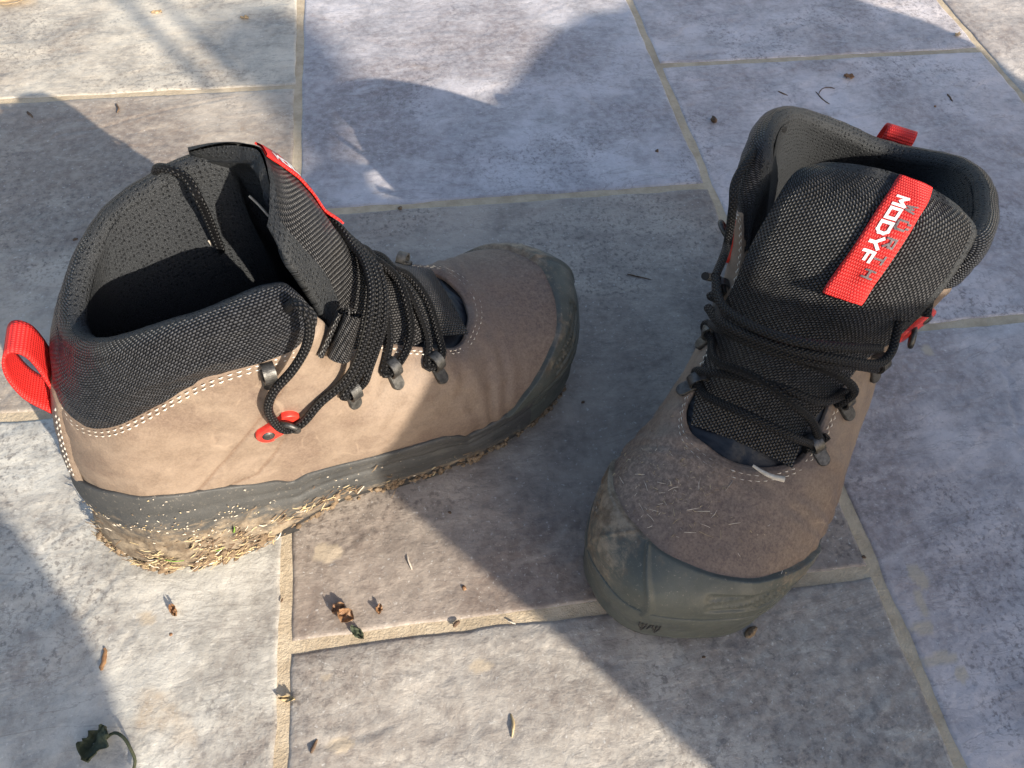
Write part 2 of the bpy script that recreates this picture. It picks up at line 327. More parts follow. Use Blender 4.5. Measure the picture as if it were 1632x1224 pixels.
LEDGES = [np.array([at(*q)[:2] for q in pl]) for pl in (
    [(95,212),(140,208),(175,200),(240,180),(330,162),(400,150)], [(0,238),(45,246),(95,214)], [(132,828),(95,850),(60,890)], [(198,905),(160,945),(122,994)], [(212,1008),(188,1034)],
    [(486,22),(530,35),(580,60),(660,98),(730,118),(800,128)], [(490,190),(560,212),(640,212),(720,225)], [(1100,0),(1150,30),(1212,82)], [(1478,1046),(1515,1055),(1548,1094)],
    [(870,1035),(930,1045),(985,1064)], [(460,1192),(540,1180),(622,1158)], [(0,640),(40,600),(110,570)], [(1560,560),(1605,600),(1625,690)], [(850,150),(960,160),(1030,190)], [(560,1010),(520,900),(590,840)])]
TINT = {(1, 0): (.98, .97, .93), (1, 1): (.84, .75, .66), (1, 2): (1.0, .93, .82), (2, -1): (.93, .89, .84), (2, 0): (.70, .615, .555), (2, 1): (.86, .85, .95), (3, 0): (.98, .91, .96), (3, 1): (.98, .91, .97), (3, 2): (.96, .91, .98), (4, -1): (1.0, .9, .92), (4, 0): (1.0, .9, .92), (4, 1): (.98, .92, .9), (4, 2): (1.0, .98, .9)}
SMEAR = [(1463,912,.004,.008),(1472,968,.0035,.009),(1466,1000,.006,.004),(1500,1052,.009,.003),(1530,1075,.004,.006),(520,1080,.005,.0025),(545,1188,.009,.0035),(520,880,.008,.005),(235,985,.006,.004),(760,1065,.006,.003),(1480,560,.004,.006)]
sd = 0
for ci, (c0, off) in enumerate(((XA - 2 * PIT, 0.47), (XA - PIT, 0.302), (XA, 0.1345), (XA + PIT, 0.306), (XA + 2 * PIT, 0.47))):
    for r in range(-1, 3):
        y0 = off + (r - (1 if off > 0.4 else 0)) * PIT
        sd += 1
        o = make_tile(c0, c0 + PIT, y0, y0 + PIT, sd); q = (ci, int(math.floor((y0 + PIT / 2) / PIT)))
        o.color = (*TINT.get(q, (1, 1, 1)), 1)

# ------------------------------------------------------------------ boot shape (right foot; y>0 is the inner side)
ST = np.array([
 [(.006,.004,.034),(.002,.004,.06),(.009,.006,.095),(.019,.009,.122),(.031,.013,.149)],
 [(.030,-.031,.035),(.029,-.034,.06),(.034,-.031,.10),(.040,-.027,.135),(.048,-.025,.165)],
 [(.080,-.037,.035),(.080,-.039,.06),(.082,-.038,.10),(.084,-.038,.140),(.086,-.037,.174)],
 [(.118,-.039,.035),(.118,-.042,.06),(.120,-.042,.10),(.124,-.039,.139),(.129,-.035,.173)],
 [(.148,-.042,.033),(.148,-.046,.055),(.147,-.044,.085),(.144,-.036,.114),(.140,-.026,.132)],
 [(.174,-.045,.032),(.174,-.048,.052),(.171,-.044,.076),(.167,-.034,.099),(.164,-.022,.112)],
 [(.200,-.046,.031),(.200,-.049,.05),(.198,-.043,.070),(.194,-.033,.086),(.190,-.023,.095)],
 [(.225,-.044,.03),(.225,-.047,.048),(.222,-.040,.065),(.214,-.029,.078),(.207,-.019,.084)],
 [(.254,-.036,.03),(.255,-.038,.048),(.249,-.031,.064),(.236,-.016,.076),(.219,-.006,.083)],
 [(.280,-.020,.03),(.281,-.021,.05),(.274,-.015,.065),(.251,-.002,.076),(.223,.005,.083)],
 [(.300,.022,.03),(.302,.022,.05),(.292,.021,.067),(.258,.017,.077),(.224,.014,.084)],
 [(.287,.050,.03),(.289,.051,.05),(.280,.046,.066),(.253,.033,.077),(.222,.023,.084)],
 [(.263,.060,.03),(.264,.062,.05),(.256,.056,.067),(.237,.042,.078),(.217,.035,.084)],
 [(.228,.060,.03),(.228,.063,.05),(.224,.055,.069),(.214,.046,.081),(.206,.041,.086)],
 [(.200,.054,.031),(.200,.057,.05),(.198,.053,.073),(.194,.047,.089),(.190,.040,.098)],
 [(.172,.049,.032),(.172,.052,.052),(.170,.050,.078),(.167,.046,.101),(.164,.040,.114)],
 [(.148,.045,.033),(.148,.049,.055),(.147,.049,.088),(.144,.047,.116),(.140,.044,.134)],
 [(.118,.042,.035),(.118,.046,.06),(.120,.049,.10),(.123,.053,.142),(.126,.057,.181)],
 [(.080,.041,.035),(.080,.045,.06),(.082,.049,.10),(.084,.056,.14),(.085,.062,.176)],
 [(.033,.037,.035),(.032,.041,.06),(.036,.043,.10),(.042,.047,.132),(.050,.052,.159)]], float)
NS = len(ST)
def S(U, V):                                   # U in station units (periodic), V in 0..1
    U, V = np.broadcast_arrays(np.asarray(U, float), np.asarray(V, float)); sh = U.shape
    C = cr(ST, U.ravel() % NS, True)           # (k,5,3)
    t = V.ravel() * 4; i = np.clip(np.floor(t).astype(int), 0, 3); f = (t - i)[:, None]
    Q = np.concatenate([2 * C[:, :1] - C[:, 1:2], C, 2 * C[:, -1:] - C[:, -2:-1]], 1); r = np.arange(len(i))
    a, b, c, d = Q[r, i], Q[r, i + 1], Q[r, i + 2], Q[r, i + 3]
    return (0.5 * (2 * b + (c - a) * f + (2 * a - 5 * b + 4 * c - d) * f ** 2 + (3 * b - a - 3 * c + d) * f ** 3)).reshape(sh + (3,))
def SN(U, V):
    e = 0.02; a = S(np.asarray(U) + e, V) - S(np.asarray(U) - e, V); b = S(U, np.minimum(V + .01, 1)) - S(U, np.maximum(V - .01, 0))
    n = np.cross(a, b); return n / (np.linalg.norm(n, axis=-1, keepdims=True) + 1e-12)
def v_at_z(U, z):                              # first v where the side reaches height z
    vv = np.linspace(0, 1, 81); out = np.empty(len(U)); Z = S(U[:, None], vv[None])[..., 2]
    for i in range(len(U)):
        k = np.argmax(Z[i] >= z[i]); 
        if Z[i].max() < z[i]: out[i] = vv[np.argmax(Z[i])]
        elif k == 0: out[i] = 0
        else: out[i] = vv[k - 1] + (z[i] - Z[i, k - 1]) / (Z[i, k] - Z[i, k - 1] + 1e-9) * (vv[k] - vv[k - 1])
    return out
def keyed(keys, U, sm=.14):                    # piecewise over station units, periodic, softened
    k = np.array([keys[-1][0] - NS] + [a for a, b in keys] + [keys[0][0] + NS]); v = np.array([keys[-1][1]] + [b for a, b in keys] + [keys[0][1]])
    r = 0; ws = 0
    for o_ in np.linspace(-2, 2, 9):
        wt = math.exp(-o_ * o_ / 2); r = r + wt * np.interp((np.asarray(U, float) + o_ * sm) % NS, k, v); ws += wt
    return r / ws
NU = 720
UU = np.linspace(0, NS, NU, endpoint=False)
# height of the leather / textile border (leather climbs in a narrow strip at the heel)
DB = {0: (0, -.014, .003), 1: (0, -.016, 0), 2: (.0, -.018, 0), 3: (.0, -.017, 0), 19: (0, -.008, .008), 18: (0, .002, .005), 17: (0, .004, .0)}
def setup_shape(which):
    global ST, VB, ZR, VR, VC
    ST = ST0.copy()
    if which == 'b':                            # this boot's collar has been pushed over to its outer side
        for k, d in DB.items(): ST[k, 4] += d; ST[k, 3] += np.array(d) * .5
    zb = keyed([(0, .131), (.28, .124), (.45, .121), (.8, .124), (1.18, .133), (1.5, .142), (1.8, .149), (2.1, .153), (3, .153), (3.35, .158), (16.65, .160), (17, .155), (18, .150), (18.6, .138), (19, .127), (19.5, .121), (19.72, .124)], UU)
    vb_side = v_at_z(UU, zb)
    tb = sstep(3.30, 3.75, UU) * (1 - sstep(16.25, 16.7, UU))
    VB = vb_side * (1 - tb) + tb
    # top edge of the rubber rand (stepped at the waist)
    ZR = keyed([(0, .066), (.4, .070), (.8, .076), (1.2, .075), (1.6, .068), (2.05, .057), (2.32, .053), (2.45, .047), (2.55, .047), (2.66, .050), (4, .049), (5.4, .048), (5.75, .043), (6.0, .037), (6.25, .039), (6.9, .043), (8.2, .043), (9.2, .049), (10, .051), (10.7, .050), (11.5, .046), (13.5, .043), (13.8, .038), (14, .042), (15, .046), (17, .049), (17.3, .047), (17.5, .048), (17.8, .056), (18.3, .066), (19, .074), (19.5, .070)], UU, .05)
    VR = v_at_z(UU, ZR)
    VC = keyed([(0, 0), (6.6, 0), (7.0, .24), (7.7, .36), (8.5, .48), (9.9, .61), (11, .60), (11.8, .52), (12.4, .40), (12.9, .24), (13.4, 0), (19.5, 0)], UU, .28)      # toe cap top
ST0 = ST.copy()
def outline(U):                                # outward horizontal normal at the feather line
    a = S(np.asarray(U) + .05, .15 + 0 * U) - S(np.asarray(U) - .05, .15 + 0 * U); n = np.stack([a[..., 1], -a[..., 0], 0 * a[..., 0]], -1)
    return n / np.linalg.norm(n, axis=-1, keepdims=True)
spring = lambda x: 0.009 * np.clip((x - .235) / .07, 0, 1.2) ** 2

def letter_strokes(ch):
    D = {'M': [[(0, 0), (0, 1), (.5, .45), (1, 1), (1, 0)]], 'O': [[(0, .05), (0, .95), (1, .95), (1, .05), (0, .05)]], 'D': [[(0, 0), (0, 1), (.75, 1), (1, .75), (1, .25), (.75, 0), (0, 0)]],
         'Y': [[(0, 1), (.5, .5), (1, 1)], [(.5, .5), (.5, 0)]], 'F': [[(0, 0), (0, 1), (1, 1)], [(0, .5), (.85, .5)]], 'W': [[(0, 1), (.25, 0), (.5, .75), (.75, 0), (1, 1)]],
         'U': [[(0, 1), (0, .1), (.15, 0), (.85, 0), (1, .1), (1, 1)], [(.25, 1.2), (.25, 1.38)], [(.75, 1.2), (.75, 1.38)]], 'R': [[(0, 0), (0, 1), (1, 1), (1, .5), (0, .5)], [(.5, .5), (1, 0)]],
         'T': [[(0, 1), (1, 1)], [(.5, 1), (.5, 0)]], 'H': [[(0, 0), (0, 1)], [(1, 0), (1, 1)], [(0, .5), (1, .5)]]}
    return D[ch]

class BootFrame:
    def __init__(s, o, ang, m): s.o = np.array(o); s.a = math.radians(ang); s.m = m
    def wor(s, l):
        l = np.asarray(l); c, n = math.cos(s.a), math.sin(s.a); x, y = l[..., 0], l[..., 1] * s.m
        return np.stack([s.o[0] + x * c - y * n, s.o[1] + x * n + y * c, l[..., 2]], -1)
    def loc(s, w):
        d = np.asarray(w)[:2] - s.o; c, n = math.cos(s.a), math.sin(s.a)
        return np.array([d[0] * c + d[1] * n, s.m * (-d[0] * n + d[1] * c), w[2]])

def build_boot(fr, label, side, tongue_rows, label_path, laces, hook_uv, eyelet_uv, tab_pts, dust_fn):
    setup_shape(side)
    m = fr.m; mir = np.array([1, m, 1])
    root = bpy.data.objects.new('work_boot', None); COL.objects.link(root); root.location = (fr.o[0], fr.o[1], 0); root.rotation_euler = (0, 0, fr.a)
    tag(root, label, 'boot', 'pair of brown work boots')
    def put(name, P, mat, cu=False, cv=False, uv=None, attrs=None, parent=None, mats=None, mi=None):
        uv = grid_uv(P) if uv is None else uv
        me = mesh_from(name, (P * mir).reshape(-1, 3), grid_faces(P.shape[0], P.shape[1], cu, cv, m < 0), mat, uv.reshape(-1, 2), attrs, mats=mats, mi=mi)
        return link(name, me, parent or root)
    def ppoint(q):                              # lace reading -> canonical local point
        if q[0] == 'l': return np.array(q[1:], float)
        if q[0] in ('h', 'e'): a, t_ = anchors[q[:2]]; return a + t_ * q[2]
        return fr.loc(at(q[0], q[1], q[2]))
    # ---- leather upper
    nv = 110; T = np.linspace(0, 1, nv)
    V = VB[:, None] * T[None]; U2 = np.broadcast_to(UU[:, None], V.shape)
    P = S(U2, V); N = SN(U2, V)
    groove = np.zeros(V.shape)
    sw = [[(.052, .066), (.075, .085), (.098, .112), (.112, .128)], [(.052, .066), (.064, .062), (.085, .066), (.098, .080), (.112, .104)]]
    if True:
        side_mask = np.abs(P[..., 1] - .008) > .025
        for pl in sw: groove = np.maximum(groove, np.exp(-(polydist(P[..., 0], P[..., 2], pl) / .0011) ** 2) * side_mask)
    cre = fbm(P * [45, 30, 60], 31, 4) * 0.0007 + fbm(P * [14, 10, 14], 35, 2) * 0.0011
    flex = np.exp(-((P[..., 0] - .215) / .022) ** 2) * np.sin(P[..., 0] * 520 + fbm(P * 40, 37, 2) * 3) * 0.0006
    edge = 1 - sstep(.965, 1.0, T)[None] * 0.9
    off = (0.0014 * edge + cre * edge + flex - groove * 0.0009)
    P = P + N * off[..., None]
    lip = P[:, -1:] - N[:, -1:] * 0.0022; P2 = np.concatenate([P, lip], 1)
    att = dict(groove=np.concatenate([groove, groove[:, -1:]], 1), dust=dust_fn(P2))
    leather = put('leather_upper', P2, M['leather'], cu=True, attrs=att)
    # ---- stitching along the leather edge: two rows
    st = Parts(); d1 = [0.0042, 0.0068]
    Lv = np.linalg.norm(np.diff(S(U2, V), axis=1), axis=-1).sum(1)
    for d in d1:
        tv = 1 - d / Lv; q = S(UU, VB * tv) + SN(UU, VB * tv) * 0.0017; q = np.concatenate([q, q[:1]])
        Ls = np.concatenate([[0], np.cumsum(np.linalg.norm(np.diff(q, axis=0), axis=1))]); s0 = 0.001
        while s0 < Ls[-1] - .003:
            a = np.array([np.interp(s0, Ls, q[:, k]) for k in range(3)]); b = np.array([np.interp(s0 + .0027, Ls, q[:, k]) for k in range(3)])
            nrm = (a + b) / 2 - np.array([a[0], .008, a[2]]); nrm = nrm / (np.linalg.norm(nrm) + 1e-9)
            t = (b - a); t /= np.linalg.norm(t) + 1e-9; w_ = np.cross(t, nrm); c = (a + b) / 2
            st.add([a, c + w_ * .00045 + nrm * .0003, b, c - w_ * .00045 + nrm * .0003, c + nrm * .0008], [(0, 1, 4), (1, 2, 4), (2, 3, 4), (3, 0, 4)])
            s0 += .0040
    # ---- leather strip down the back seam
    us = np.linspace(-.36, .36, 25); va = np.interp(us % NS, UU, VR, period=NS); vb_ = np.interp(us % NS, UU, VB, period=NS) - .012; T = np.linspace(0, 1, 40)
    V = va[:, None] + (vb_ - va)[:, None] * T; Uq = np.broadcast_to(us[:, None], V.shape); Pq = S(Uq, V); Nq = SN(Uq, V)
    hs = np.minimum(sstep(0, .08, .36 - np.abs(us)), 1)[:, None] * (1 - .9 * sstep(.95, 1, T)[None]); Pq = Pq + Nq * (.0008 + .0022 * hs + fbm(Pq * 90, 44, 3) * .0004)[..., None]
    put('heel_strip', Pq, M['leather'], attrs=dict(groove=0 * V, dust=dust_fn(Pq)))
    for ue_ in (-.24, -.31, .24, .31):
        vv_ = np.linspace(np.interp(ue_ % NS, UU, VR, period=NS) + .03, np.interp(ue_ % NS, UU, VB, period=NS) - .05, 200); q = S(ue_ + 0 * vv_, vv_) + SN(ue_ + 0 * vv_, vv_) * .0032; Ls = np.concatenate([[0], np.cumsum(np.linalg.norm(np.diff(q, axis=0), axis=1))]); s0 = .001
        while s0 < Ls[-1] - .003:
            a = np.array([np.interp(s0, Ls, q[:, k]) for k in range(3)]); b = np.array([np.interp(s0 + .0027, Ls, q[:, k]) for k in range(3)]); nrm = SN(np.array([ue_]), np.array([.4]))[0]
            t = (b - a) / (np.linalg.norm(b - a) + 1e-9); w_ = np.cross(t, nrm); c = (a + b) / 2
            st.add([a, c + w_ * .00045, b, c - w_ * .00045, c + nrm * .0007], [(0, 1, 4), (1, 2, 4), (2, 3, 4), (3, 0, 4)]); s0 += .0040
    o = link('stitching', st.mesh('stitching', M['thread'], mir=m), leather); o['kind'] = 'stuff'
    # ---- textile collar: border -> rim -> rolled rim
    ku = (UU <= 3.9) | (UU >= 16.1); uc = np.concatenate([UU[UU >= 16.1] - NS, UU[UU <= 3.9]]); vbc = np.concatenate([VB[UU >= 16.1], VB[UU <= 3.9]])
    vbc = np.minimum(vbc, 1) - .02
    nv = 46; T = np.linspace(0, 1, nv); V = vbc[:, None] + (1 - vbc[:, None]) * T; Uc = np.broadcast_to(uc[:, None], V.shape)
    P = S(Uc, V); N = SN(Uc, V); Lc = np.linalg.norm(P[:, -1] - P[:, 0], axis=1)[:, None]
    pad = np.sin(np.pi * np.clip(T * .92 + .08, 0, 1))[None] ** 0.7 * np.minimum(Lc * .12, .0042)
    wr = fbm(P * [60, 60, 120], 41, 3) * .0008 + np.sin(P[..., 2] * 900 + P[..., 0] * 100) * 0.0001
    P = P + N * (pad + wr)[..., None]
    endf = np.minimum(sstep(-3.9, -3.3, uc), 1 - sstep(3.3, 3.9, uc))
    # rim roll and lining downwards
    top = S(uc, 1 + 0 * uc); n0 = SN(uc, .97 + 0 * uc); n0[:, 2] = 0; n0 /= np.linalg.norm(n0, axis=1, keepdims=True)
    thick = .0035 + .0085 * endf
    roll = []
    for a in np.linspace(0, np.pi, 9)[1:]:
        roll.append(P[:, -1] + (-n0) * (thick * (1 - np.cos(a)) / 2)[:, None] + np.array([0, 0, 1]) * (thick * .42 * np.sin(a))[:, None])
    col = np.concatenate([P] + [r[:, None] for r in roll[:4]], 1)
    put('collar', col, M['collar'])
    # ---- lining (rest of the roll and the whole inside)
    vin = np.linspace(1, 0.02, 34); Ua = UU; Vi = np.broadcast_to(vin[None], (NU, len(vin))); Ub = np.broadcast_to(Ua[:, None], Vi.shape)
    thk_all = .0035 + .0085 * np.where(Ua > 10, sstep(16.1, 16.7, Ua), 1 - sstep(3.3, 3.9, Ua))
    LP = S(Ub, Vi); LN = SN(Ub, Vi); LN[:, :6, 2] *= 0.3; LN /= np.linalg.norm(LN, axis=-1, keepdims=True)
    LP = LP - LN * (thk_all[:, None] * (1 + .15 * np.sin(np.linspace(0, 6, len(vin))))[None])[..., None]
    put('lining', LP, M['lining'], cu=True)
    lr = np.concatenate([r[:, None] for r in roll[3:]] + [], 1)
    rin = S(Uc[:, :1], .93 + 0 * Uc[:, :1]) - SN(Uc[:, :1], .93 + 0 * Uc[:, :1]) * (thick * 1.02)[:, None, None]
    put('collar_rim', np.concatenate([lr, rin], 1), M['lining'])
    fb = S(UU, .05 + 0 * UU); cen = fb.mean(0); fbm_ = np.stack([cen + (fb - cen) * k for k in (1, .75, .5, .25, .02)], 1)
    put('insole', fbm_ + [0, 0, .008], M['insole'], cu=True)
    # ---- rubber rand
    ON = outline(UU); base = S(UU, 0 * UU); q = []
    zt = S(UU, VR)[:, 2]; tops = S(UU, VR); tn = SN(UU, VR)
    rows = [(.0035, -.006), (.0045, -.0005), (.007, .0022), (.011, .0036), (.015, .0042)]
    flare = .0095 * (1 - sstep(.06, .135, base[:, 0]))
    for z, o_ in rows:
        p = base + ON * (o_ + flare)[:, None]; p[:, 2] = z + spring(p[:, 0]); q.append(p)
    nmid = 22
    for k in range(1, nmid + 1):
        f = k / (nmid + 1); z = (.015 + spring(base[:, 0])) * (1 - f) + (zt - .001) * f
        vz = v_at_z(UU, np.maximum(z, base[:, 2] + 1e-4)); p = S(UU, vz); p[:, 2] = z; tx = .0012 * sstep(7.2, 8.2, UU) * (1 - sstep(12.3, 13.3, UU)); q.append(p + ON * (.0042 * (1 - f) + (.0030 + tx) * f + flare * (1 - f) ** 1.3)[:, None])
    tx = .0012 * sstep(7.2, 8.2, UU) * (1 - sstep(12.3, 13.3, UU)); q.append(tops + tn * (.0027 + tx)[:, None]); q.append(tops + tn * (.0024 + tx)[:, None] + [0, 0, .0007]); q.append(tops + tn * (.0012 + tx)[:, None] + [0, 0, .0010]); q.append(tops - tn * .001)
    R = np.stack(q, 1)
    s_arc = np.concatenate([[0], np.cumsum(np.linalg.norm(np.diff(base, axis=0), axis=1))]); Zr = R[..., 2]; SA = np.broadcast_to(s_arc[:, None], Zr.shape)
    tot = s_arc[-1] + .002; heel = np.minimum(SA, tot - SA)                # arc distance from the heel
    ztb = np.broadcast_to(zt[:, None], Zr.shape)
    f = (Zr - .010) / (ztb - .010)
    ledge = -0.0018 * np.exp(-((f - .60) / .035) ** 2) * ((heel > .10) & (heel < .27))
    ledge = ledge - .0012 * np.exp(-((f - .80) / .03) ** 2) * ((heel > .03) & (heel < .27)) - .0012 * np.exp(-((f - .55) / .03) ** 2) * (heel < .10)
    low = -0.0010 * (1 - sstep(.30, .36, f)) * sstep(.008, .0095, Zr) * ((heel > .10) & (heel < .25))
    chev = np.abs(((heel / .018) % 1) - .5) * 2; cz = .019 + .007 * chev
    ch = np.zeros_like(Zr)
    for dz in (0, .0055, .011): ch = np.maximum(ch, np.exp(-((Zr - cz - dz) / .0008) ** 2))
    win = sstep(.022, .03, heel) * (1 - sstep(.085, .095, heel))
    disp = ledge + low - .0016 * ch * win + fbm(R * 120, 51, 3) * .00025
    ntop = 4; disp[:, -ntop:] = 0
    R = R + ON[:, None] * disp[..., None]
    isheel = np.exp(-(heel / .12) ** 4); dust = np.clip((.95 - f) * (.25 + .75 * isheel) + .12, 0, 1)
    dust = np.maximum(dust * (1 if side == 'a' else .45), .55 * (Zr < .016) * (side == 'a'))
    toe = (UU > 7.6) & (UU < 12.9)
    fm = np.repeat(toe.astype(int)[:, None], R.shape[1] - 1, 1); fm[:, :3] = 2; fm = fm.reshape(-1)
    rand = put('rubber_rand', R, None, cu=True, attrs=dict(dust=dust), mats=[M['rand'], M['bumper'], M['sole']], mi=fm)
    # ---- outsole plate and lugs
    pl = [base + ON * (-.006) , base + ON * (-.004)]
    pl[0] += ON * flare[:, None]; pl[1] += ON * flare[:, None]; pl[0][:, 2] = .0045 + spring(pl[0][:, 0]); pl[1][:, 2] = .0025 + spring(pl[1][:, 0]); c0 = np.array([.15, .006])
    inn = pl[1].copy(); inn[:, :2] = c0 + (inn[:, :2] - c0) * .02
    sole = put('outsole', np.stack([pl[0], pl[1], inn], 1), M['sole'], cu=True)
    tot_n = 30; ls = (np.arange(tot_n) + .5) / tot_n * s_arc[-1]
    for k, s0 in enumerate(ls):
        u0 = np.interp(s0, s_arc, UU); b0 = S(np.array([u0]), np.array([0.]))[0]; n_ = outline(np.array([u0]))[0]; t_ = np.array([-n_[1], n_[0], 0])
        if .095 < b0[0] < .135: continue
        g = Parts(); c = b0 + n_ * (-.0046 - .004 * (b0[0] > .2) + np.interp(s0, s_arc, flare)); c[2] = .0035 + spring(c[0]) * 1.0
        box(g, c, .0062 + .001 * (k % 2), .0058, .0033, t_, n_, (0, 0, 1), .0); o = link('lug', g.mesh('lug', M['sole'], False, m), sole)
    # ---- toe cap
    sel = (UU >= 6.9) & (UU <= 13.2); ut = np.linspace(6.7, 13.3, 260); vr = np.interp(ut, UU, VR) ; vc = np.maximum(np.interp(ut, UU, VC), vr + .012)
    nv = 70; T = np.linspace(0, 1, nv); V = (vr - .02)[:, None] + (vc - vr + .02)[:, None] * T; Ut = np.broadcast_to(ut[:, None], V.shape)
    P = S(Ut, V); N = SN(Ut, V)
    w2 = sstep(0, .04, (V - vr[:, None]))
    hgt = (vc - vr)[:, None]
    d = .0032 + .0010 * sstep(.15, .5, T)[None] + 0 * V
    # raised ribs and framed side panels with dots
    for uc_, sg in ((9.95, 1), (11.3, -1)):
        d += (.0017 if sg > 0 else .0007) * np.exp(-((Ut - (uc_ + sg * .9 * (T[None] - .2) ** 2 + 0)) / .045) ** 2)
    for ua, ub in ((8.15, 9.45), (11.6, 12.5)):
        ins = sstep(ua, ua + .08, Ut) * (1 - sstep(ub - .08, ub, Ut)) * sstep(.28, .36, T)[None] * (1 - sstep(.66, .74, T))[None]
        uvp = P * 1; dots = np.exp(-(((P[..., 0] * .8 + P[..., 1]) * 290 % 1 - .5) ** 2 + (P[..., 2] * 290 % 1 - .5) ** 2) / .06)
        d = d - ins * .0016 + ins * .0012 * dots
    rim = 1 - sstep(.93, 1.0, T)[None] * .75
    d = d * rim * np.minimum(sstep(0, 14, np.arange(260)), sstep(0, 14, 259 - np.arange(260)))[:, None] - .002 * (1 - np.minimum(sstep(0, 8, np.arange(260)), sstep(0, 8, 259 - np.arange(260))))[:, None] + fbm(P * 130, 61, 3) * .0002
    P = P + N * d[..., None]; lip = P[:, -1:] - N[:, -1:] * .002
    P2 = np.concatenate([P, lip], 1); dcap = np.clip(dust_fn(P2) * 1.0 + .06 + .32 * np.exp(-((P2[..., 1] - .05) / .02) ** 2), 0, 1)
    put('toe_cap', P2, M['bumper'], attrs=dict(dust=dcap))
    # ---- emblem on the bumper
    e = Parts(); ue = 9.85; q0 = S(np.array([ue]), np.array([v_at_z(np.array([ue]), np.array([.0385]))[0]]))[0]; n_ = outline(np.array([ue]))[0]; t_ = np.array([-n_[1], n_[0], 0]) * m
    for pl_ in ([(-5, 2.4), (-5, -.5), (-3.4, -2.4), (-1.8, -.5), (-1.8, 2.4)], [(-3.4, -2.4), (-3.4, 1.2)], [(1.2, 2.4), (1.2, -.5), (2.8, -2.4), (4.4, -.5), (4.4, 2.4)], [(2.8, 1.6), (2.8, -2)], [(-1, -1.4), (.6, 1.0)]):
        pts = [q0 + n_ * (.0046 - b * .0003) + t_ * a * .0011 + np.array([0, 0, 1]) * b * .0022 for a, b in pl_]
        for a, b in zip(pts[:-1], pts[1:]): e.tube(np.array([a, (a + b) / 2, b]), .00045, 5)
    link('emblem', e.mesh('emblem', M['sole'], mir=m), rand)
    # ---- tongue
    rows = np.array(tongue_rows, float); nr, nc = 120, 61
    tr = np.linspace(0, len(rows) - 1, nr)
    def tongue(r, t, lift=0.0):
        R_ = cr(rows, np.asarray(r, float)); cx, cz, yc, wl, wm, dx, dz = [R_[..., k] for k in range(7)]
        t = np.asarray(t, float); rr = np.asarray(r, float) / (len(rows) - 1); ww = np.where(t < 0, wl, wm) * (1 - (.24 if side == 'a' else .14) * np.clip((rr - .80) / .20, 0, 1) ** 2.6); a = np.abs(t) ** 2.1
        ax_ = np.where(t > 0, 1.15, 1 - .56 * sstep(.52, .86, np.asarray(r, float) / (len(rows) - 1))) if side == 'a' else 1.0; az_ = np.where(t > 0, .95, 1.0) if side == 'a' else 1.0
        p = np.stack([cx + dx * a * ax_, yc + ww * t, cz + dz * a * az_], -1)
        lump = fbm(np.stack([rr * 5 + 0 * t, t * 2.2 + 0 * rr, 0 * t + (3 if m > 0 else 9)], -1), 71, 3)
        lk = .45 if side == 'a' else 1.0; p[..., 0] += lk * lump * .0022 * sstep(.25, .6, rr); p[..., 2] += lk * lump * .0014 * sstep(.25, .6, rr)
        return p
    def tongue_n(r, t):
        e1 = .04; a = tongue(np.clip(r + e1, 0, len(rows) - 1), t) - tongue(np.clip(r - e1, 0, len(rows) - 1), t); b = tongue(r, t + .03) - tongue(r, t - .03); n = np.cross(b, a) * -1
        n = n / (np.linalg.norm(n, axis=-1, keepdims=True) + 1e-12); s_ = np.sign((n[..., 0] + n[..., 2] * .6).mean()); return n * (s_ if s_ else 1)
    tt = np.linspace(-1, 1, nc); RR, TT = np.meshgrid(tr, tt, indexing='ij'); F_ = tongue(RR, TT); Nn = tongue_n(RR, TT)
    # rounded top corners
    rel = tr / tr[-1]; th = (.0090 if side == 'a' else .0080) * np.sqrt(np.clip(1 - np.clip((rel - .94) / .06, 0, 1) ** 2, 0.02, 1)) * (.35 + .65 * sstep(.35, .6, rel))
    bk = F_ - Nn * (th[:, None] * (1 - np.abs(tt)[None] ** 10 * .6))[..., None]
    loop = np.concatenate([F_, bk[:, ::-1]], 1); uvf = grid_uv(F_); uvb = grid_uv(bk)[:, ::-1]; uvl = np.concatenate([uvf, uvb], 1)
    nn = loop.shape[1]; mi = (np.arange(nn) >= nc - 1).astype(int)[None] + np.zeros((nr - 1, 1), int); lim = 7 if side == 'a' else 2; mi[int(nr * .55):, :lim] = 1; mi[int(nr * .955):, :] = 1; mi = mi.reshape(-1)
    tong = put('tongue', loop, None, cv=True, uv=uvl, mats=[M['cordura'], M['lining']], mi=mi)
    # ---- gusset in the bottom of the throat
    ug = np.linspace(5.6, 14.4, 90); g0 = S(ug, 1 + 0 * ug) + SN(ug, .98 + 0 * ug) * -.0028; 
    cl = np.array([.196, .011, .094]); G = np.stack([g0 * (1 - f) + f * (np.array([1, .35, 1]) * (g0 - cl) * .25 + cl + [0, 0, .004 * f]) + np.array([0, 0, 1]) * .0012 * math.sin(f * 3.1) for f in np.linspace(0, 1, 16)], 1)
    G[:, :, 2] += fbm(G * [160, 160, 160], 81, 3) * .0005 + .0006 * np.sin(G[:, :, 0] * 1500 + G[:, :, 1] * 500 + fbm(G * 60, 82, 2) * 3) * sstep(-.002, .016, G[:, :, 1])
    put('tongue_gusset', G, M['gusset'])
    # ---- red label on the tongue with its print
    (r0, y0), (r1, y1), wid = label_path; rl = np.linspace(r0, r1, 40); wl_ = np.linspace(-.5, .5, 9)
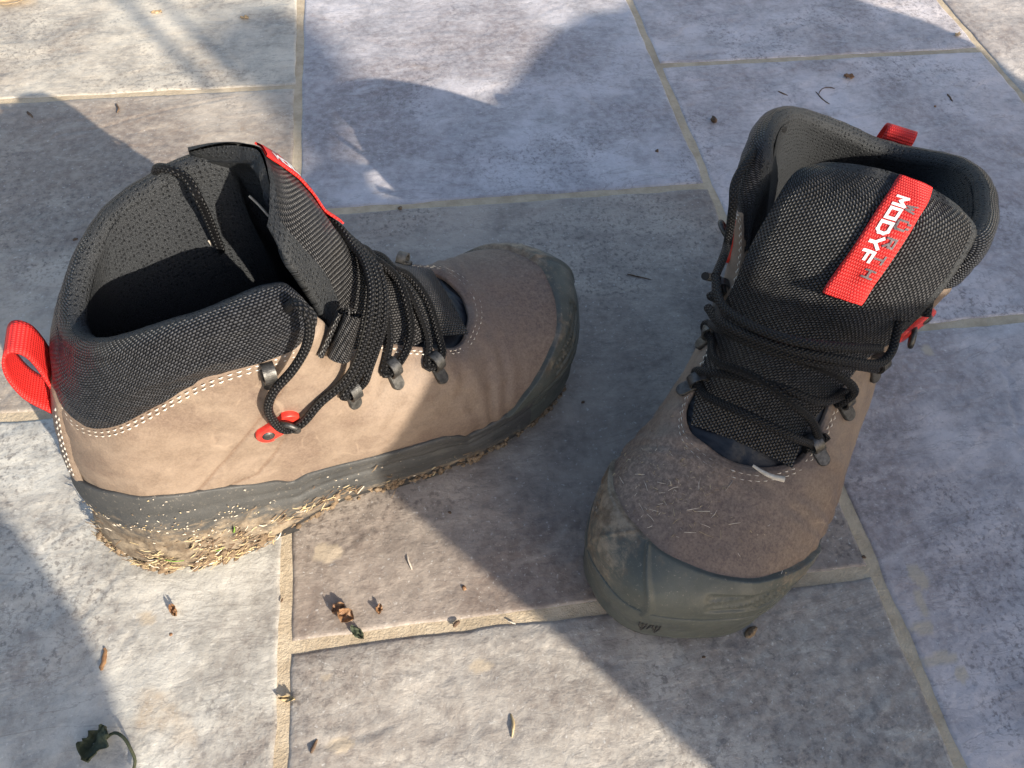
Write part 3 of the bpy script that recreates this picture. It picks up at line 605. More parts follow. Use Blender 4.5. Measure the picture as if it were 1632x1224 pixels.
    def lab(s, b, lift):                        # s along 0..1, b across in metres
        r = r0 + (r1 - r0) * np.asarray(s, float); y = y0 + (y1 - y0) * np.asarray(s, float) + np.asarray(b, float)
        R_ = cr(rows, np.clip(r, 0, len(rows) - 1)); t = (y - R_[..., 2]) / np.where(y < R_[..., 2], R_[..., 3], R_[..., 4])
        free = sstep(.80, 1.0, np.asarray(s, float)) * .0035
        return tongue(np.clip(r, 0, len(rows) - 1), t) + tongue_n(np.clip(r, 0, len(rows) - 1), t) * (lift + free)[..., None]
    ss = np.linspace(0, 1, 40); SS, WW = np.meshgrid(ss, wl_ * wid, indexing='ij')
    A = lab(SS, WW, .0016 + 0 * SS); B = lab(SS, WW, .0006 + 0 * SS); prof = np.concatenate([A, B[:, ::-1]], 1)
    Ll = np.linalg.norm(np.diff(A[:, 4], axis=0), axis=1).sum()
    uvx = np.concatenate([np.stack([SS * Ll, WW], -1), np.stack([SS * Ll, WW], -1)[:, ::-1]], 1)
    lb = put('tongue_label', prof, M['red'], cv=True, uv=uvx)
    def text(string, s_start, hgt_, wid_, gap, b0, mat, nm, sw_):
        T_ = Parts(); s0 = s_start * Ll
        for ch in string:
            for stroke in letter_strokes(ch):
                for (xa, ya), (xb, yb) in zip(stroke[:-1], stroke[1:]):
                    a = np.array([s0 + xa * wid_, b0 + (ya - .5) * hgt_]); b = np.array([s0 + xb * wid_, b0 + (yb - .5) * hgt_]); dv = (b - a) / (np.linalg.norm(b - a) + 1e-9)
                    pv = np.array([-dv[1], dv[0]]) * sw_ / 2; a = a - dv * sw_ / 2; b = b + dv * sw_ / 2
                    fs = np.linspace(0, 1, 5); g = np.array([[a + (b - a) * f + pv, a + (b - a) * f - pv] for f in fs])
                    T_.grid(lab(g[..., 0] / Ll, g[..., 1] * m, .0019 + 0 * g[..., 0]))
            s0 += wid_ + gap
        link(nm, T_.mesh(nm, mat, True, m), lb)
    text('MODYF', .21, .0048, .0042, .0019, -.0016, M['white'], 'lettering', .0013)
    text('WURTH', .25, .0036, .0034, .0040, .0040, M['greyprint'], 'lettering', .0009)
    # ---- hooks
    anchors = {}
    for hi, (u0, v0) in enumerate(hook_uv):
        p = S(np.array([u0]), np.array([v0]))[0]; n_ = SN(np.array([u0]), np.array([v0]))[0]
        up = S(np.array([u0]), np.array([v0 + .06]))[0] - S(np.array([u0]), np.array([v0 - .06]))[0]; up -= n_ * (up @ n_); up /= np.linalg.norm(up); t_ = np.cross(up, n_); anchors[('h', hi)] = (p + n_ * .0040 + up * .0034, t_)
        pl_ = Parts(); a = np.linspace(0, np.pi, 9); shape = [(-.0030, .004)] + [(-.0030 * math.cos(x), -.0066 - .0030 * math.sin(x)) for x in a] + [(.0030, .004)]
        top = [p + n_ * .0030 + t_ * x + up * y for x, y in shape]; bev = [p + n_ * .0024 + t_ * x * 1.13 + up * y * 1.06 for x, y in shape]; bot = [p + n_ * .0005 + t_ * x * 1.13 + up * y * 1.06 for x, y in shape]
        k = len(shape); G = np.stack([top, bev, bot], 1); pl_.grid(np.array(G), True); pl_.add(top, [tuple(range(k))])
        hk = link('lace_hook', pl_.mesh('lace_hook', M['metal'], False, m), root)
        lp = Parts(); ring = []
        for x in np.linspace(math.radians(-165), math.radians(100), 30):
            cpt = p + n_ * (.0040 + .0037 * math.cos(x)) + up * (.0034 + .0042 * -math.sin(x)); 
            rad = n_ * math.cos(x) - up * math.sin(x)
            ring.append([cpt - t_ * .0027, cpt + t_ * .0027, cpt + t_ * .0027 + rad * .0011, cpt - t_ * .0027 + rad * .0011])
        lp.grid(np.array(ring), False, True); link('hook_loop', lp.mesh('hook_loop', M['metal'], False, m), hk)
    for ei, (u0, v0, rot) in enumerate(eyelet_uv):
        p = S(np.array([u0]), np.array([v0]))[0]; n_ = SN(np.array([u0]), np.array([v0]))[0]
        t_ = S(np.array([u0 + .1]), np.array([v0]))[0] - p; t_ -= n_ * (t_ @ n_); t_ /= np.linalg.norm(t_); up = np.cross(n_, t_)
        if up[2] < 0: up = -up
        ax = t_ * math.cos(rot) + up * math.sin(rot); ay = np.cross(n_, ax); anchors[('e', ei)] = (p + n_ * .0062 + ax * .0058, t_)
        g = Parts(); shape = []
        for x in np.linspace(0, 2 * np.pi, 40, endpoint=False):
            cx = .0058 if math.cos(x) > 0 else -.0058; rr_ = .0052 if math.cos(x) < 0 else .0056
            wv = .82 if abs(math.cos(x)) < .15 else 1
            shape.append((cx + rr_ * math.cos(x), rr_ * math.sin(x) * wv))
        top = [p + n_ * .0040 + ax * x + ay * y for x, y in shape]; bev = [p + n_ * .0034 + ax * x * 1.06 + ay * y * 1.08 for x, y in shape]; bot = [p + n_ * .0003 + ax * x * 1.06 + ay * y * 1.08 for x, y in shape]
        g.grid(np.array(np.stack([top, bev, bot], 1)), True); g.add(top, [tuple(range(40))])
        ey = link('lace_eyelet', g.mesh('lace_eyelet', M['redpaint'], True, m), root); ey['label'] = 'red lace eyelet'
        g = Parts(); dome = []
        for ph in np.linspace(0, math.pi / 2, 5): dome.append([p + n_ * (.004 + .0012 * math.sin(ph)) - ax * .0058 + (ax * math.cos(x) + ay * math.sin(x)) * (.0031 * math.cos(ph) + 1e-5) for x in np.linspace(0, 2 * np.pi, 16, endpoint=False)])
        g.grid(np.array(dome), False, True); link('rivet', g.mesh('rivet', M['metal'], True, m), ey)
        g = Parts(); pth = np.array([p + n_ * .0062 + ax * .0058 + (ax * math.cos(x)*.8 + n_ * .6 * math.cos(x) + ay * math.sin(x)) * .0046 for x in np.linspace(0, 2 * np.pi, 25)]); g.tube(pth, .0014, 8)
        link('eyelet_ring', g.mesh('eyelet_ring', M['metal'], True, m), ey)
    # ---- laces (kept clear of the tongue they lie on)
    def rest(pth):
        for it in range(3):
            D = np.linalg.norm(pth[:, None] - F_.reshape(-1, 3)[None], axis=2); k = D.argmin(1); f0 = F_.reshape(-1, 3)[k]; n0_ = Nn.reshape(-1, 3)[k]; d = ((pth - f0) * n0_).sum(1)
            push = np.where((D.min(1) < .012) & (d < .0019), .0019 - d, 0)
            push = np.convolve(np.pad(push, 2, 'edge'), [.1, .2, .4, .2, .1], 'valid'); pth = pth + n0_ * push[:, None]
        q = pth.copy(); q[1:-1] = .25 * pth[:-2] + .5 * pth[1:-1] + .25 * pth[2:]; return q
    lc = Parts()
    for strand in laces:
        free = strand[0][:2] in ((248,281), (1140,440), (1488,434)) and len(strand) != 6
        pth = (lambda q: q)(resample([ppoint(q_) for q_ in strand], .0016)) if free else rest(resample([ppoint(q_) for q_ in strand], .0016)); lc.tube(pth, .00215, 10)
    link('lace', lc.mesh('lace', M['lace'], True, m), root)
    if side == 'a':                             # the tongue's edge has curled into a roll beside the eyestay
        c0 = fr.loc(at(536, 568, .139)); c1 = fr.loc(at(560, 500, .158)); ax = (c1 - c0) / np.linalg.norm(c1 - c0)
        e1 = np.cross(ax, [0, 0, 1.]); e1 /= np.linalg.norm(e1); e2 = np.cross(ax, e1); sp = []
        th_ = np.linspace(0, 2 * np.pi * 1.35, 40)
        for a in th_: rr_ = .0022 + .0062 * a / th_[-1]; sp.append((rr_ * math.cos(a + 2.4), rr_ * math.sin(a + 2.4)))
        sp = np.array(sp); tg = np.gradient(sp, axis=0); tg /= np.linalg.norm(tg, axis=1, keepdims=True); nn_ = np.stack([-tg[:, 1], tg[:, 0]], 1)
        prof = np.concatenate([sp + nn_ * .0009, (sp - nn_ * .0009)[::-1]]); L_ = np.linspace(0, np.linalg.norm(c1 - c0), 14)
        Gq = np.stack([c0 + ax * l_ + prof[:, :1] * e1 * (1 - .3 * l_ / L_[-1]) + prof[:, 1:] * e2 * (1 - .3 * l_ / L_[-1]) for l_ in L_], 0)
        put('tongue_fold', Gq, M['cordura'], cv=True)
        for pts in ([(397,312,.176),(412,326,.172),(428,344,.166)], [(333,384,.150),(345,402,.140),(358,424,.128),(376,464,.11)]):
            g = Parts(); g.tube(resample([fr.loc(at(*q_)) for q_ in pts], .002), .0006, 6); link('loose_thread', g.mesh('loose_thread', M['fibre'], True, m), root)
    # ---- heel pull tab (loop of webbing)
    ctr = np.array([ppoint(q_) for q_ in tab_pts]); path = resample(ctr, .0012); T_ = np.gradient(path, axis=0); T_ /= np.linalg.norm(T_, axis=1, keepdims=True)
    wdir = np.array([.28, 1, .12]) if side == 'a' else np.array([0, 1, 0.0]); wdir = wdir / np.linalg.norm(wdir); nrm = np.cross(T_, wdir); nrm /= np.linalg.norm(nrm, axis=1, keepdims=True); hw = .0082
    A = np.stack([path + wdir * hw * f + nrm * .0006 for f in np.linspace(-1, 1, 7)], 1); B = np.stack([path + wdir * hw * f - nrm * .0006 for f in np.linspace(1, -1, 7)], 1)
    Pq = np.concatenate([A, B], 1); Ls = np.arange(len(path)) * .0012; uvx = np.stack([np.broadcast_to(Ls[:, None], Pq.shape[:2]), np.broadcast_to(np.concatenate([np.linspace(-1, 1, 7), np.linspace(1, -1, 7)])[None] * hw, Pq.shape[:2])], -1)
    put('pull_tab', Pq, M['red'], cv=True, uv=uvx)
    return root, R, ON

#LEFT / RIGHT DATA
FA = BootFrame((-0.1827, 0.2161), 18, 1)
FB = BootFrame((0.287, 0.350), 235, -1)
# rows: centre x, centre z, centre y, half width outer, half width inner, edge dx, edge dz
TA = [(.2155,.0875,.012,.027,.026,.000,-.002),(.197,.110,.012,.030,.030,-.004,-.014),(.182,.124,.012,.036,.034,-.010,-.022),(.170,.139,.012,.040,.036,-.016,-.024),
      (.162,.154,.013,.043,.038,-.020,-.026),(.156,.172,.015,.043,.040,-.021,-.016),(.150,.188,.018,.044,.043,-.026,-.012),(.143,.199,.020,.044,.042,-.028,-.012),(.1385,.2055,.022,.040,.039,-.026,-.013)]
TB = [(.2145,.0875,.009,.027,.027,.000,-.002),(.197,.108,.012,.030,.030,-.004,-.012),(.182,.124,.010,.034,.034,-.006,-.018),(.171,.139,.008,.037,.037,-.008,-.018),
      (.168,.150,.004,.040,.040,-.010,-.014),(.164,.163,.001,.042,.043,-.012,-.010),(.154,.178,-.002,.043,.044,-.014,-.008),(.138,.192,-.004,.042,.043,-.012,-.008),(.124,.199,-.003,.036,.036,-.006,-.010)]
def dustA(P): return np.clip(.10 + .5 * np.exp(-((P[..., 2] - .05) / .02) ** 2) * np.exp(-(P[..., 0] / .06) ** 2) + .34 * np.exp(-((P[..., 0] - .27) / .03) ** 2), 0, 1)
def dustB(P): return np.clip(.10 + .9 * np.exp(-((P[..., 0] - .245) / .025) ** 2 - ((P[..., 1] - .040) / .028) ** 2) + .35 * np.exp(-((P[..., 0] - .24) / .035) ** 2), 0, 1)
LA = [[('l',.168,.046,.108),('l',.165,.030,.130),(570,404,.139),(600,420,.133),(640,450,.120),(665,490,.112),(683,542,.100),('h',0,-.006),('h',0,.005),(700,538,.098),(682,480,.110),(652,440,.118),(625,428,.124),('l',.180,.034,.115),('l',.186,.046,.100)],
      [('l',.160,.046,.118),('l',.160,.032,.138),(565,398,.143),(592,420,.139),(612,470,.130),(621,540,.114),('h',1,-.006),('h',1,.005),(655,535,.110),(648,480,.122),(630,440,.127),(600,415,.135),('l',.172,.030,.126),('l',.170,.046,.106)],
      [('l',.146,.050,.126),('l',.156,.034,.145),(575,400,.148),(600,450,.146),(598,520,.138),(575,590,.122),('h',2,-.006),('h',2,.006),(588,588,.120),(611,515,.135),(609,450,.142),(585,408,.145),('l',.158,.034,.140),('l',.146,.050,.124)],
      [('l',.142,.050,.130),('l',.152,.034,.150),(565,396,.152),(590,450,.151),(588,510,.145),(570,575,.131),(545,612,.121),(510,642,.114),('e',0,.006),('e',0,-.003),(428,655,.124),(436,625,.137),(466,590,.150),(487,555,.162),(494,522,.174),(488,497,.182),(470,483,.183),(458,492,.172),(452,508,.155)],
      [(248,281,.179),(252,268,.187),(276,271,.189),(299,286,.186),(315,314,.181),(330,345,.168),(352,400,.145)]]
LB = [[(1140,440,.152),(1150,485,.152),(1195,518,.158),(1265,543,.164),(1340,553,.160),(1402,556,.146)],
      [(1124,440,.138),('h',5,.006),('h',5,-.006),(1148,508,.147),(1200,537,.155),(1275,560,.160),(1345,574,.154),(1398,580,.143),(1420,562,.142),(1428,535,.145),(1434,512,.15)],
      [(1128,490,.138),(1152,520,.143),(1212,551,.150),(1300,577,.153),(1365,583,.146),(1396,588,.138)],
      [('h',0,-.007),('h',0,-.003),(1292,668,.114),(1258,640,.130),(1200,600,.133),(1142,575,.122),('h',4,-.006),('h',4,.005),(1145,524,.130),(1200,548,.140),(1285,578,.145),(1338,600,.133),(1362,624,.120),('h',1,.005),('h',1,-.006)],
      [('h',0,.007),('h',0,.002),(1262,696,.112),(1195,663,.118),(1135,636,.106),('h',3,-.006),('h',3,.005),(1132,594,.112),(1180,601,.124),(1250,620,.132),(1310,640,.122),('h',1,-.007)],
      [(1140,440,.152),(1152,412,.152),(1160,385,.15),(1168,330,.172),(1172,290,.180),(1195,250,.185),(1225,212,.186),(1248,205,.178)],
      [(1488,434,.165),(1482,470,.158),(1476,504,.150)]]
HKA = [(5.78,.78),(4.88,.76),(3.78,.64),(2.55,.75),(13.6,.86),(14.6,.86),(15.6,.86)]
HKB = [(6.40,.93),(5.38,.87),(4.25,.72),(13.8,.93),(14.83,.84),(15.9,.74)]
EYA = [(2.52,.51,.45)]; EYB = [(3.38,.73,.45),(16.8,.72,.45)]
TABA = [('l',.016,.013,.100),('l',.011,.014,.110),('l',.0065,.015,.122),('l',.006,.016,.136),('l',.009,.016,.147),('l',.0135,.016,.1515),('l',.018,.015,.148),('l',.019,.015,.138),('l',.0185,.014,.124),('l',.019,.013,.108)]
TABB = [('l',.014,-.002,.108),('l',.006,-.003,.122),('l',.004,-.004,.136),('l',.008,-.005,.148),('l',.016,-.006,.154),('l',.022,-.006,.151),('l',.021,-.005,.138),('l',.018,-.003,.122)]
bootA, RA, ONA = build_boot(FA, 'brown leather work boot lying open towards the left, its red heel loop sticking out', 'a', TA, ((7.95, .026), (4.1, .025), .0135), LA, HKA, EYA, TABA, dustA)
bootB, RB, ONB = build_boot(FB, 'brown leather work boot with toe towards viewer, red label across its upright tongue', 'b', TB, ((7.95, -.013), (4.7, -.003), .0172), LB, HKB, EYB, TABB, dustB)

# ------------------------------------------------------------------ unseen sun blockers, added and cut to the outline of the wanted shade
def screen(name, label, pts, dist, thick=0.02):
    pts = np.array(pts, float); v = []
    for e in (0, thick):
        for x, y in pts: p = np.array([x, y, 0.0]); v.append(p + TOSUN * (dist + e - p @ TOSUN))
    n = len(pts); f = [tuple(range(n - 1, -1, -1)), tuple(range(n, 2 * n))] + [(i, (i + 1) % n, n + (i + 1) % n, n + i) for i in range(n)]
    o = link(name, mesh_from(name, v, f, M['cloth'], smooth=False)); tag(o, label, 'shade cloth'); return o
G2 = lambda *a: [tuple(at(x, y)[:2]) for x, y in a]
main = [(.122,.047),(.056,.125),(-.035,.227),(-.073,.277),(-.091,.319),(-.102,.36),(-.105,.39),(-.107,.457),(-.113,.482),(-.078,.528),(-.032,.526),(-.024,.488),(.0,.484),(.09,.487),(.125,.478),(.125,.50),(.085,.535),(.062,.550)] + G2((750,206),(785,165),(830,110),(880,50),(900,40),(930,22),(985,15),(1005,-5),(1180,-60),(1370,0),(1480,35),(1560,72),(1632,130)) + [(.80,.60),(.80,-.10),(.25,-.10)]
screen('shade_cloth', 'dark shade cloth standing behind the photographer, out of the picture', main, 0.75)
left = G2((215,1224),(165,1060),(130,990),(70,900),(20,830),(-60,770)) + [(-.55,.30),(-.55,-.02),(-.16,-.02)]
screen('shade_cloth', 'second dark shade cloth to the left behind the photographer', left, 0.75)

soft = [(-.068,.505),(-.045,.485),(-.034,.56),(-.032,.64),(-.06,.72),(-.12,.79),(-.165,.77),(-.185,.725),(-.130,.637)]
screen('shade_cloth', 'third dark shade cloth far behind the photographer', soft, 3.6)
def rod(label, a, b, dist, r):
    a, b = [np.array([*q, 0.0]) for q in (a, b)]; pa, pb = [q + TOSUN * (dist - q @ TOSUN) for q in (a, b)]
    g = Parts(); g.tube(np.linspace(pa, pb, 4), r, 8); o = link('awning_cord', g.mesh('awning_cord', M['cloth'])); tag(o, label, 'cord')  # added unseen rod, there only for a narrow stripe of shade
rod('dark cord stretched behind the photographer', *G2((175,-20),(345,150)), 1.6, .006)
rod('second dark cord stretched behind the photographer', *G2((240,-20),(372,120)), 1.6, .005)

# ------------------------------------------------------------------ bits lying about
def blob(seed, r, sq=(1, 1, .6), amp=.45):
    import bmesh
    bm = bmesh.new(); bmesh.ops.create_icosphere(bm, subdivisions=2, radius=1.0)
    v = np.array([x.co for x in bm.verts]); f = [tuple(q.index for q in p.verts) for p in bm.faces]; bm.free()
    return .55 * v * (1 + amp * fbm(v * 1.6 + seed * 5.1, seed, 3))[:, None] * np.array(sq) * r, f
def settle(name, v, f, mat, px, py, rot, z=0.0, uv=None):
    v = np.asarray(v, float); c, n = math.cos(rot), math.sin(rot); v = v @ np.array([[c, n, 0], [-n, c, 0], [0, 0, 1]]); v[:, 2] -= v[:, 2].min()
    o = link(name, mesh_from(name, v, f, mat)); o.location = at(px, py, 0) + np.array([0, 0, z - .0009]); return o
def crumb(px, py, r, label, mat='mud', sq=(1, .8, .55)):
    v, f = blob(int(px + py), r, sq); o = settle('crumb', v, f, M[mat], px, py, random.uniform(0, 6)); tag(o, label, 'crumb', 'crumbs on the tiles')
def twig(pts, r, label, mat='twig', name='twig', cat='twig', group='twigs on the tiles'):
    w_ = resample([at(x, y, r + z - .0002) for x, y, z in pts], .0012); n = len(w_); w_ = w_ + np.stack([fbm(np.stack([w_[:, 0] * 300, w_[:, 1] * 300, 0 * w_[:, 0] + k], -1), 5, 2) * r * .5 for k in range(3)], 1)
    rr = r * (1 - .5 * np.abs(np.linspace(-1, 1, n)) ** 3) * (1 + .25 * fbm(np.stack([w_[:, 0] * 500, w_[:, 1] * 500, 0 * w_[:, 0]], -1), 8, 2))
    c = w_.mean(0); c[2] = 0; g = Parts(); g.tube(w_ - c, rr, 7); o = link(name, g.mesh(name, M[mat])); o.location = c; tag(o, label, cat, group)
def leaf(px, py, L, W, rot, curl0, label, mat='leaf', group='leaf scraps on the tiles', seed=1, tooth=.15, crump=.0012):
    curl = curl0 * .6; L = L * .62 if L < .03 else L; W = W * .75
    a = np.linspace(0, 1, 18); b = np.linspace(-1, 1, 11); A, B = np.meshgrid(a, b, indexing='ij')
    wd = np.sin(np.pi * np.clip(A * .94 + .03, 0, 1)) ** .7 * (1 + tooth * fbm(np.stack([A * 7, np.sign(B) * 3, 0 * A + seed], -1), seed, 3))
    X = (A - .5) * L; Y = B * wd * W / 2; Z = curl * (B ** 2 * W * .6 + (A - .4) ** 2 * L * .8) + crump * fbm(np.stack([A * 4, B * 2, 0 * A + seed], -1), seed, 3) - .0006 * np.exp(-(B / .12) ** 2)
    top = np.stack([X, Y, Z], -1); bot = top - [0, 0, .0003]; P = np.concatenate([top, bot[:, ::-1]], 1)
    o = settle('leaf', P.reshape(-1, 3), grid_faces(18, 22, False, True), M[mat], px, py, math.radians(rot), .0006); tag(o, label, 'leaf', group); return o
leaf(22, 3, .040, .020, 15, .25, 'large tan leaf in the far left corner of the tiles', 'tan', seed=2)
leaf(553, 984, .014, .011, 150, 1.1, 'curled brown leaf scrap standing on the tile near the cross joint', seed=3)
leaf(540, 972, .012, .009, 20, .5, 'dark flat leaf scrap tucked against the curled brown scrap', 'leaf', seed=12)  # dark piece added where only the curled scrap's shadow lies
leaf(278, 975, .012, .005, 115, .6, 'small brown leaf scrap on the pale tile below the boot heel', seed=4)
leaf(605, 972, .009, .005, 80, .8, 'dark brown seed husk right of the curled leaf scrap', seed=5)
leaf(1352, 124, .016, .008, 160, .6, 'brown leaf chip on the shaded tile above the red heel loop', seed=6)
leaf(1525, 57, .011, .008, 20, .3, 'orange brown leaf chip in the sunlit far right corner', 'tan', seed=7)
leaf(250, 21, .016, .006, 5, .3, 'tan leaf flake on the sunlit far left tile', 'tan', seed=8)
leaf(390, 30, .014, .006, -20, .3, 'pale brown flake in the striped shade at the back', 'tan', seed=9)
leaf(458, 1115, .014, .004, -12, .8, 'split pale chip lying across the upright joint', 'straw', seed=10)
leaf(570, 1010, .016, .006, -50, .5, 'grey green bud lying over the cross joint', 'green', seed=11)
gl = leaf(158, 1188, .027, .016, 60, .6, 'crumpled dark green leaf with a long curled stalk', 'green', seed=13, tooth=.5, crump=.004)
g = Parts(); base_ = np.array(gl.location); g.tube(resample([at(x, y, z) - base_ for x, y, z in ((165,1180,.004),(182,1168,.006),(197,1176,.007),(208,1194,.006),(215,1212,.004),(212,1230,.003))], .0015), .0008, 7); link('stalk', g.mesh('stalk', M['green']), gl)
twig([(166,1034,0),(164,1050,.0),(163,1067,0)], .0013, 'short reddish brown stick on the pale tile near the left shade', 'leaf')
twig([(504,1180,0),(499,1190,0),(495,1199,0)], .0009, 'dark twig stub at the bottom beside the upright joint')
twig([(814,1138,0),(818,1150,.001),(818,1163,.001),(816,1176,0)], .0007, 'bent pale straw on the sunlit tile at the bottom', 'straw', 'straw', 'straw', 'straws on the tiles')
twig([(648,884,0),(651,894,.001),(656,908,0)], .0005, 'thin pale straw on the brown tile between the boots', 'fibre', 'straw', 'straw', 'straws on the tiles')
twig([(810,990,0),(822,994,0)], .0005, 'tiny pale straw beside the long cross joint', 'fibre', 'straw', 'straw', 'straws on the tiles')
twig([(1000,437,0),(1018,441,0),(1038,446,0)], .0005, 'thin dark straw right of the boot toe', 'twig', 'straw', 'straw', 'straws on the tiles')
twig([(1240,145,0),(1247,149,0),(1256,152,0)], .0007, 'small dark twig left of the leaf chip at the back')
twig([(1305,150,0),(1311,141,0),(1322,139,.001),(1330,141,0)], .0005, 'hooked thin twig behind the upright boot collar')
twig([(1300,146,0),(1310,157,0),(1322,166,0)], .0005, 'straight thin twig touching the hooked thin twig')
twig([(1510,150,0),(1514,156,0),(1518,162,0)], .0009, 'short black twig far right near the sunlit corner')
twig([(186,166,0),(189,172,.001),(187,180,0)], .0008, 'curved brown twig on the sunlit tile at the back left')
twig([(44,178,0),(48,183,0),(51,187,0)], .0010, 'stubby dark twig in the left boot shadow')
twig([(722,999,.0),(728,993,.0),(734,990,0)], .0012, 'knobbly brown bit lying in the long cross joint')
twig([(447,960,0),(450,953,0)], .0006, 'tiny dark twig on the upright joint below the heel', 'twig')
twig([(600,1092,0),(612,1093,0)], .0005, 'tiny brown twig on the bottom middle tile')
twig([(872,1030,0),(869,1018,0)], .0005, 'tiny dark twig just under the long cross joint')
crumb(1137, 193, .0055, 'grey brown seed pod on the shaded tile behind the boots', 'twig', (1, .8, .9))
crumb(1047, 241, .0036, 'dark crumb on the shaded tile left of the slanting joint', 'twig')
crumb(1490, 170, .0030, 'brown crumb far right behind the red heel loop', 'leaf')
crumb(637, 332, .0038, 'dark crumb beside the back cross joint', 'mud')
crumb(1122, 1048, .0030, 'black crumb on the tile just before the toe', 'twig')
crumb(740, 937, .0028, 'orange brown crumb on the brown tile edge of sunlight', 'leaf')
crumb(272, 1011, .0024, 'small brown crumb on the pale tile below the leaf scrap', 'leaf')
crumb(487, 1094, .0022, 'brown crumb right of the upright joint at the bottom', 'leaf')
crumb(120, 381, .0032, 'dark crumb in the shade left of the open collar', 'twig')
crumb(716, 817, .0024, 'black crumb on the shaded brown tile between the boots', 'twig')
crumb(929, 641, .0026, 'dark crumb on the brown tile right of the rubber toe', 'twig')
crumb(1196, 1008, .0060, 'dark mud crumb against the right side of the toe', 'mud', (1.3, .6, .5))
crumb(1377, 887, .0022, 'black crumb near the corner of the right joints', 'twig')
crumb(934, 995, .0018, 'tiny dark crumb in the shaded part of the cross joint', 'twig')
# dried grass and mud stuck on the heel of the left boot, fluff on the toe of the other
def scatter(fr, P, Nrm, wgt, n, lens, wid, mats, probs, name, label, tilt=.35, horiz=.5):
    idx = RNG.choice(P.reshape(-1, 3).shape[0], n, p=(wgt / wgt.sum()).ravel()); Pf = P.reshape(-1, 3); Nf = np.broadcast_to(Nrm, P.shape).reshape(-1, 3); V = []; F = []; MI = []
    for q in idx:
        p = Pf[q] + RNG.normal(0, .0006, 3); nn = Nf[q] / (np.linalg.norm(Nf[q]) + 1e-9); t = np.cross(nn, [0, 0, 1.]); t /= np.linalg.norm(t) + 1e-9; b = np.cross(nn, t)
        a = RNG.normal(0, horiz); d = t * math.cos(a) + b * math.sin(a) + nn * abs(RNG.normal(0, tilt)) * .6; d /= np.linalg.norm(d); d *= RNG.choice([-1, 1]) if RNG.random() < 1 else 1
        L = RNG.uniform(*lens) * RNG.uniform(.5, 1); w_ = np.cross(d, nn); w_ = w_ / (np.linalg.norm(w_) + 1e-9) * RNG.uniform(*wid); bend = nn * L * RNG.uniform(-.05, .18) + w_ * RNG.uniform(-2, 2)
        p0 = p + nn * .0006; p1 = p0 + d * L * .5 + bend; p2 = p0 + d * L; k = len(V)
        for c_, ws in ((p0, .8), (p1, 1), (p2, .35)): V += [c_ - w_ * ws, c_ + nn * .0003, c_ + w_ * ws]
        F += [(k, k + 1, k + 4, k + 3), (k + 1, k + 2, k + 5, k + 4), (k + 3, k + 4, k + 7, k + 6), (k + 4, k + 5, k + 8, k + 7)]; mm = RNG.choice(len(mats), p=probs); MI += [mm] * 4
    W_ = fr.wor(np.array(V)); o = link(name, mesh_from(name, W_, np.array(F), None, mats=[M[x] for x in mats], mi=MI)); tag(o, label, 'debris', kind='stuff'); return o
arc = np.concatenate([[0], np.cumsum(np.linalg.norm(np.diff(RA[:, 4], axis=0), axis=1))]); hl = np.minimum(arc, arc[-1] - arc)[:, None] + 0 * RA[..., 0]
zz = RA[..., 2]; wg = np.exp(-(zz / .017) ** 2) * np.exp(-(hl / .085) ** 2); wg[:, :2] = 0; wg[:, -3:] = 0; wg = wg * np.clip(fbm(RA * 90, 95, 3) + .15, 0.02, 1) ** 1.6
scatter(FA, RA, ONA[:, None], wg, 2100, (.0015, .009), (.0002, .0005), ['straw', 'mud', 'twig', 'fibre'], [.34, .34, .24, .08], 'dried_grass', 'dried grass and chaff caked round the muddy boot heel', .5, .55)
wg2 = np.exp(-((zz - .035) / .03) ** 2) * np.exp(-(hl / .09) ** 2); wg2[:, -3:] = 0; wg2 = wg2 * np.clip(fbm(RA * 60, 96, 3) + .2, 0.03, 1) ** 1.5
scatter(FA, RA, ONA[:, None], wg2, 420, (.0006, .0020), (.00015, .0004), ['straw', 'fibre', 'mud'], [.3, .5, .2], 'chaff', 'pale chaff specks dusted over the grey rubber heel', .1, 1.2)
gm = Parts(); idx = RNG.choice(RA.reshape(-1, 3).shape[0], 900, p=((wg * (zz < .018) + .04 * (zz < .014) * (zz > .004)) / (wg * (zz < .018) + .04 * (zz < .014) * (zz > .004)).sum()).ravel())
for k, q in enumerate(idx):
    v, f = blob(k % 7, RNG.uniform(.0010, .0040), (1, 1, .7), .6); gm.add(fr_ := FA.wor(RA.reshape(-1, 3)[q] + RNG.normal(0, .0008, 3)) + v, f)
tag(link('heel_mud', gm.mesh('heel_mud', M['mud'])), 'crusts of dried mud along the edge of the boot sole', 'mud', kind='stuff')
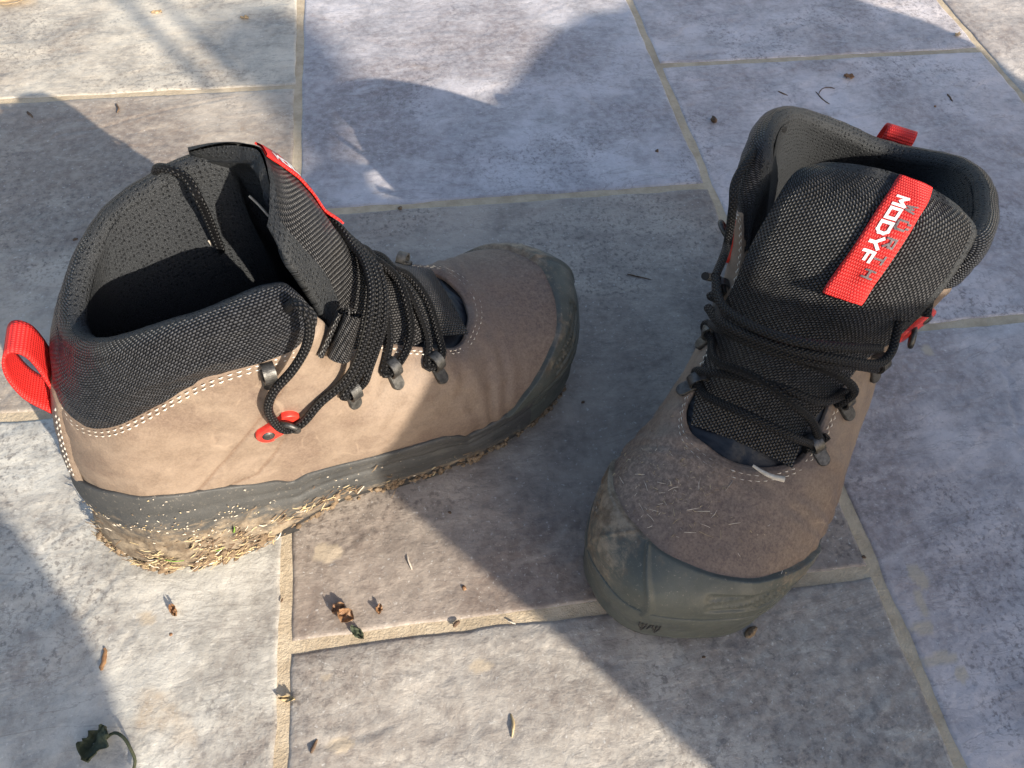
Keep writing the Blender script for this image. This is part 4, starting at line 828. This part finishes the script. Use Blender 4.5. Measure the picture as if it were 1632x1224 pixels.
for (px, py, z, a, L, lab) in ((268,876,.020,.2,.011,'bright green grass blade stuck on the muddy boot heel'), (262,872,.021,-.5,.008,'shorter green grass blade crossing the bright one on the heel'), (374,843,.026,1.3,.008,'upright green grass blade on the heel side below the waist'), (340,870,.018,.4,.006,'small yellowish green blade right of the crossing blades')):
    p = FA.loc(at(px, py, z)); k = np.argmin(np.linalg.norm(RA.reshape(-1, 3) - p, axis=1)); p = RA.reshape(-1, 3)[k]; nn = ONA[k // RA.shape[1]]; t = np.array([-nn[1], nn[0], 0]); d = t * math.cos(a) + np.array([0, 0, 1]) * math.sin(a)
    pth = np.array([p + nn * .0012, p + nn * .0022 + d * L * .5, p + nn * .0018 + d * L]); g = Parts(); w_ = np.cross(d, nn)
    pts = resample(pth, .001); n = len(pts); ws = .0007 * (1 - np.linspace(0, 1, n) ** 2 * .9); G = np.stack([pts - w_ * ws[:, None], pts + nn * .0003, pts + w_ * ws[:, None], pts - nn * .0002], 1); g.grid(FA.wor(G), False, True)
    tag(link('grass_blade', g.mesh('grass_blade', M['grass'])), lab, 'grass', 'green grass blades on the heel')
setup_shape('b')
uq, vq = np.meshgrid(np.linspace(8.2, 12.9, 120), np.linspace(.32, .95, 60), indexing='ij'); PB = S(uq, vq); NB = SN(uq, vq); PB = PB + NB * .002
wb = np.exp(-((PB[..., 0] - .250) / .020) ** 2 - ((PB[..., 1] - .030) / .026) ** 2) + .06
scatter(FB, PB, NB, wb, 260, (.0008, .0028), (.00006, .00014), ['straw', 'mud', 'fibre'], [.35, .5, .15], 'lint', 'pale fluff and grit clinging to the brown leather toe', .3, 1.5)
wb2 = np.exp(-((PB[..., 0] - .262) / .010) ** 2 - ((PB[..., 1] - .026) / .020) ** 2) + .02
scatter(FB, PB, NB, wb2, 30, (.004, .009), (.00008, .00016), ['fibre', 'straw'], [.7, .3], 'plant_fibres', 'curled pale plant fibres tangled along the toe cap edge', .4, 1.5)
pw = [FB.loc(at(x, y, .0935)) for x, y in ((1200,742),(1215,752),(1232,760),(1250,764))]
g = Parts(); pp = resample(pw, .001); g.tube(FB.wor(pp), np.linspace(.0007, .0015, len(pp)), 8); tag(link('husk', g.mesh('husk', M['fibre'])), 'pale curved husk lying in the throat of the boot', 'husk')
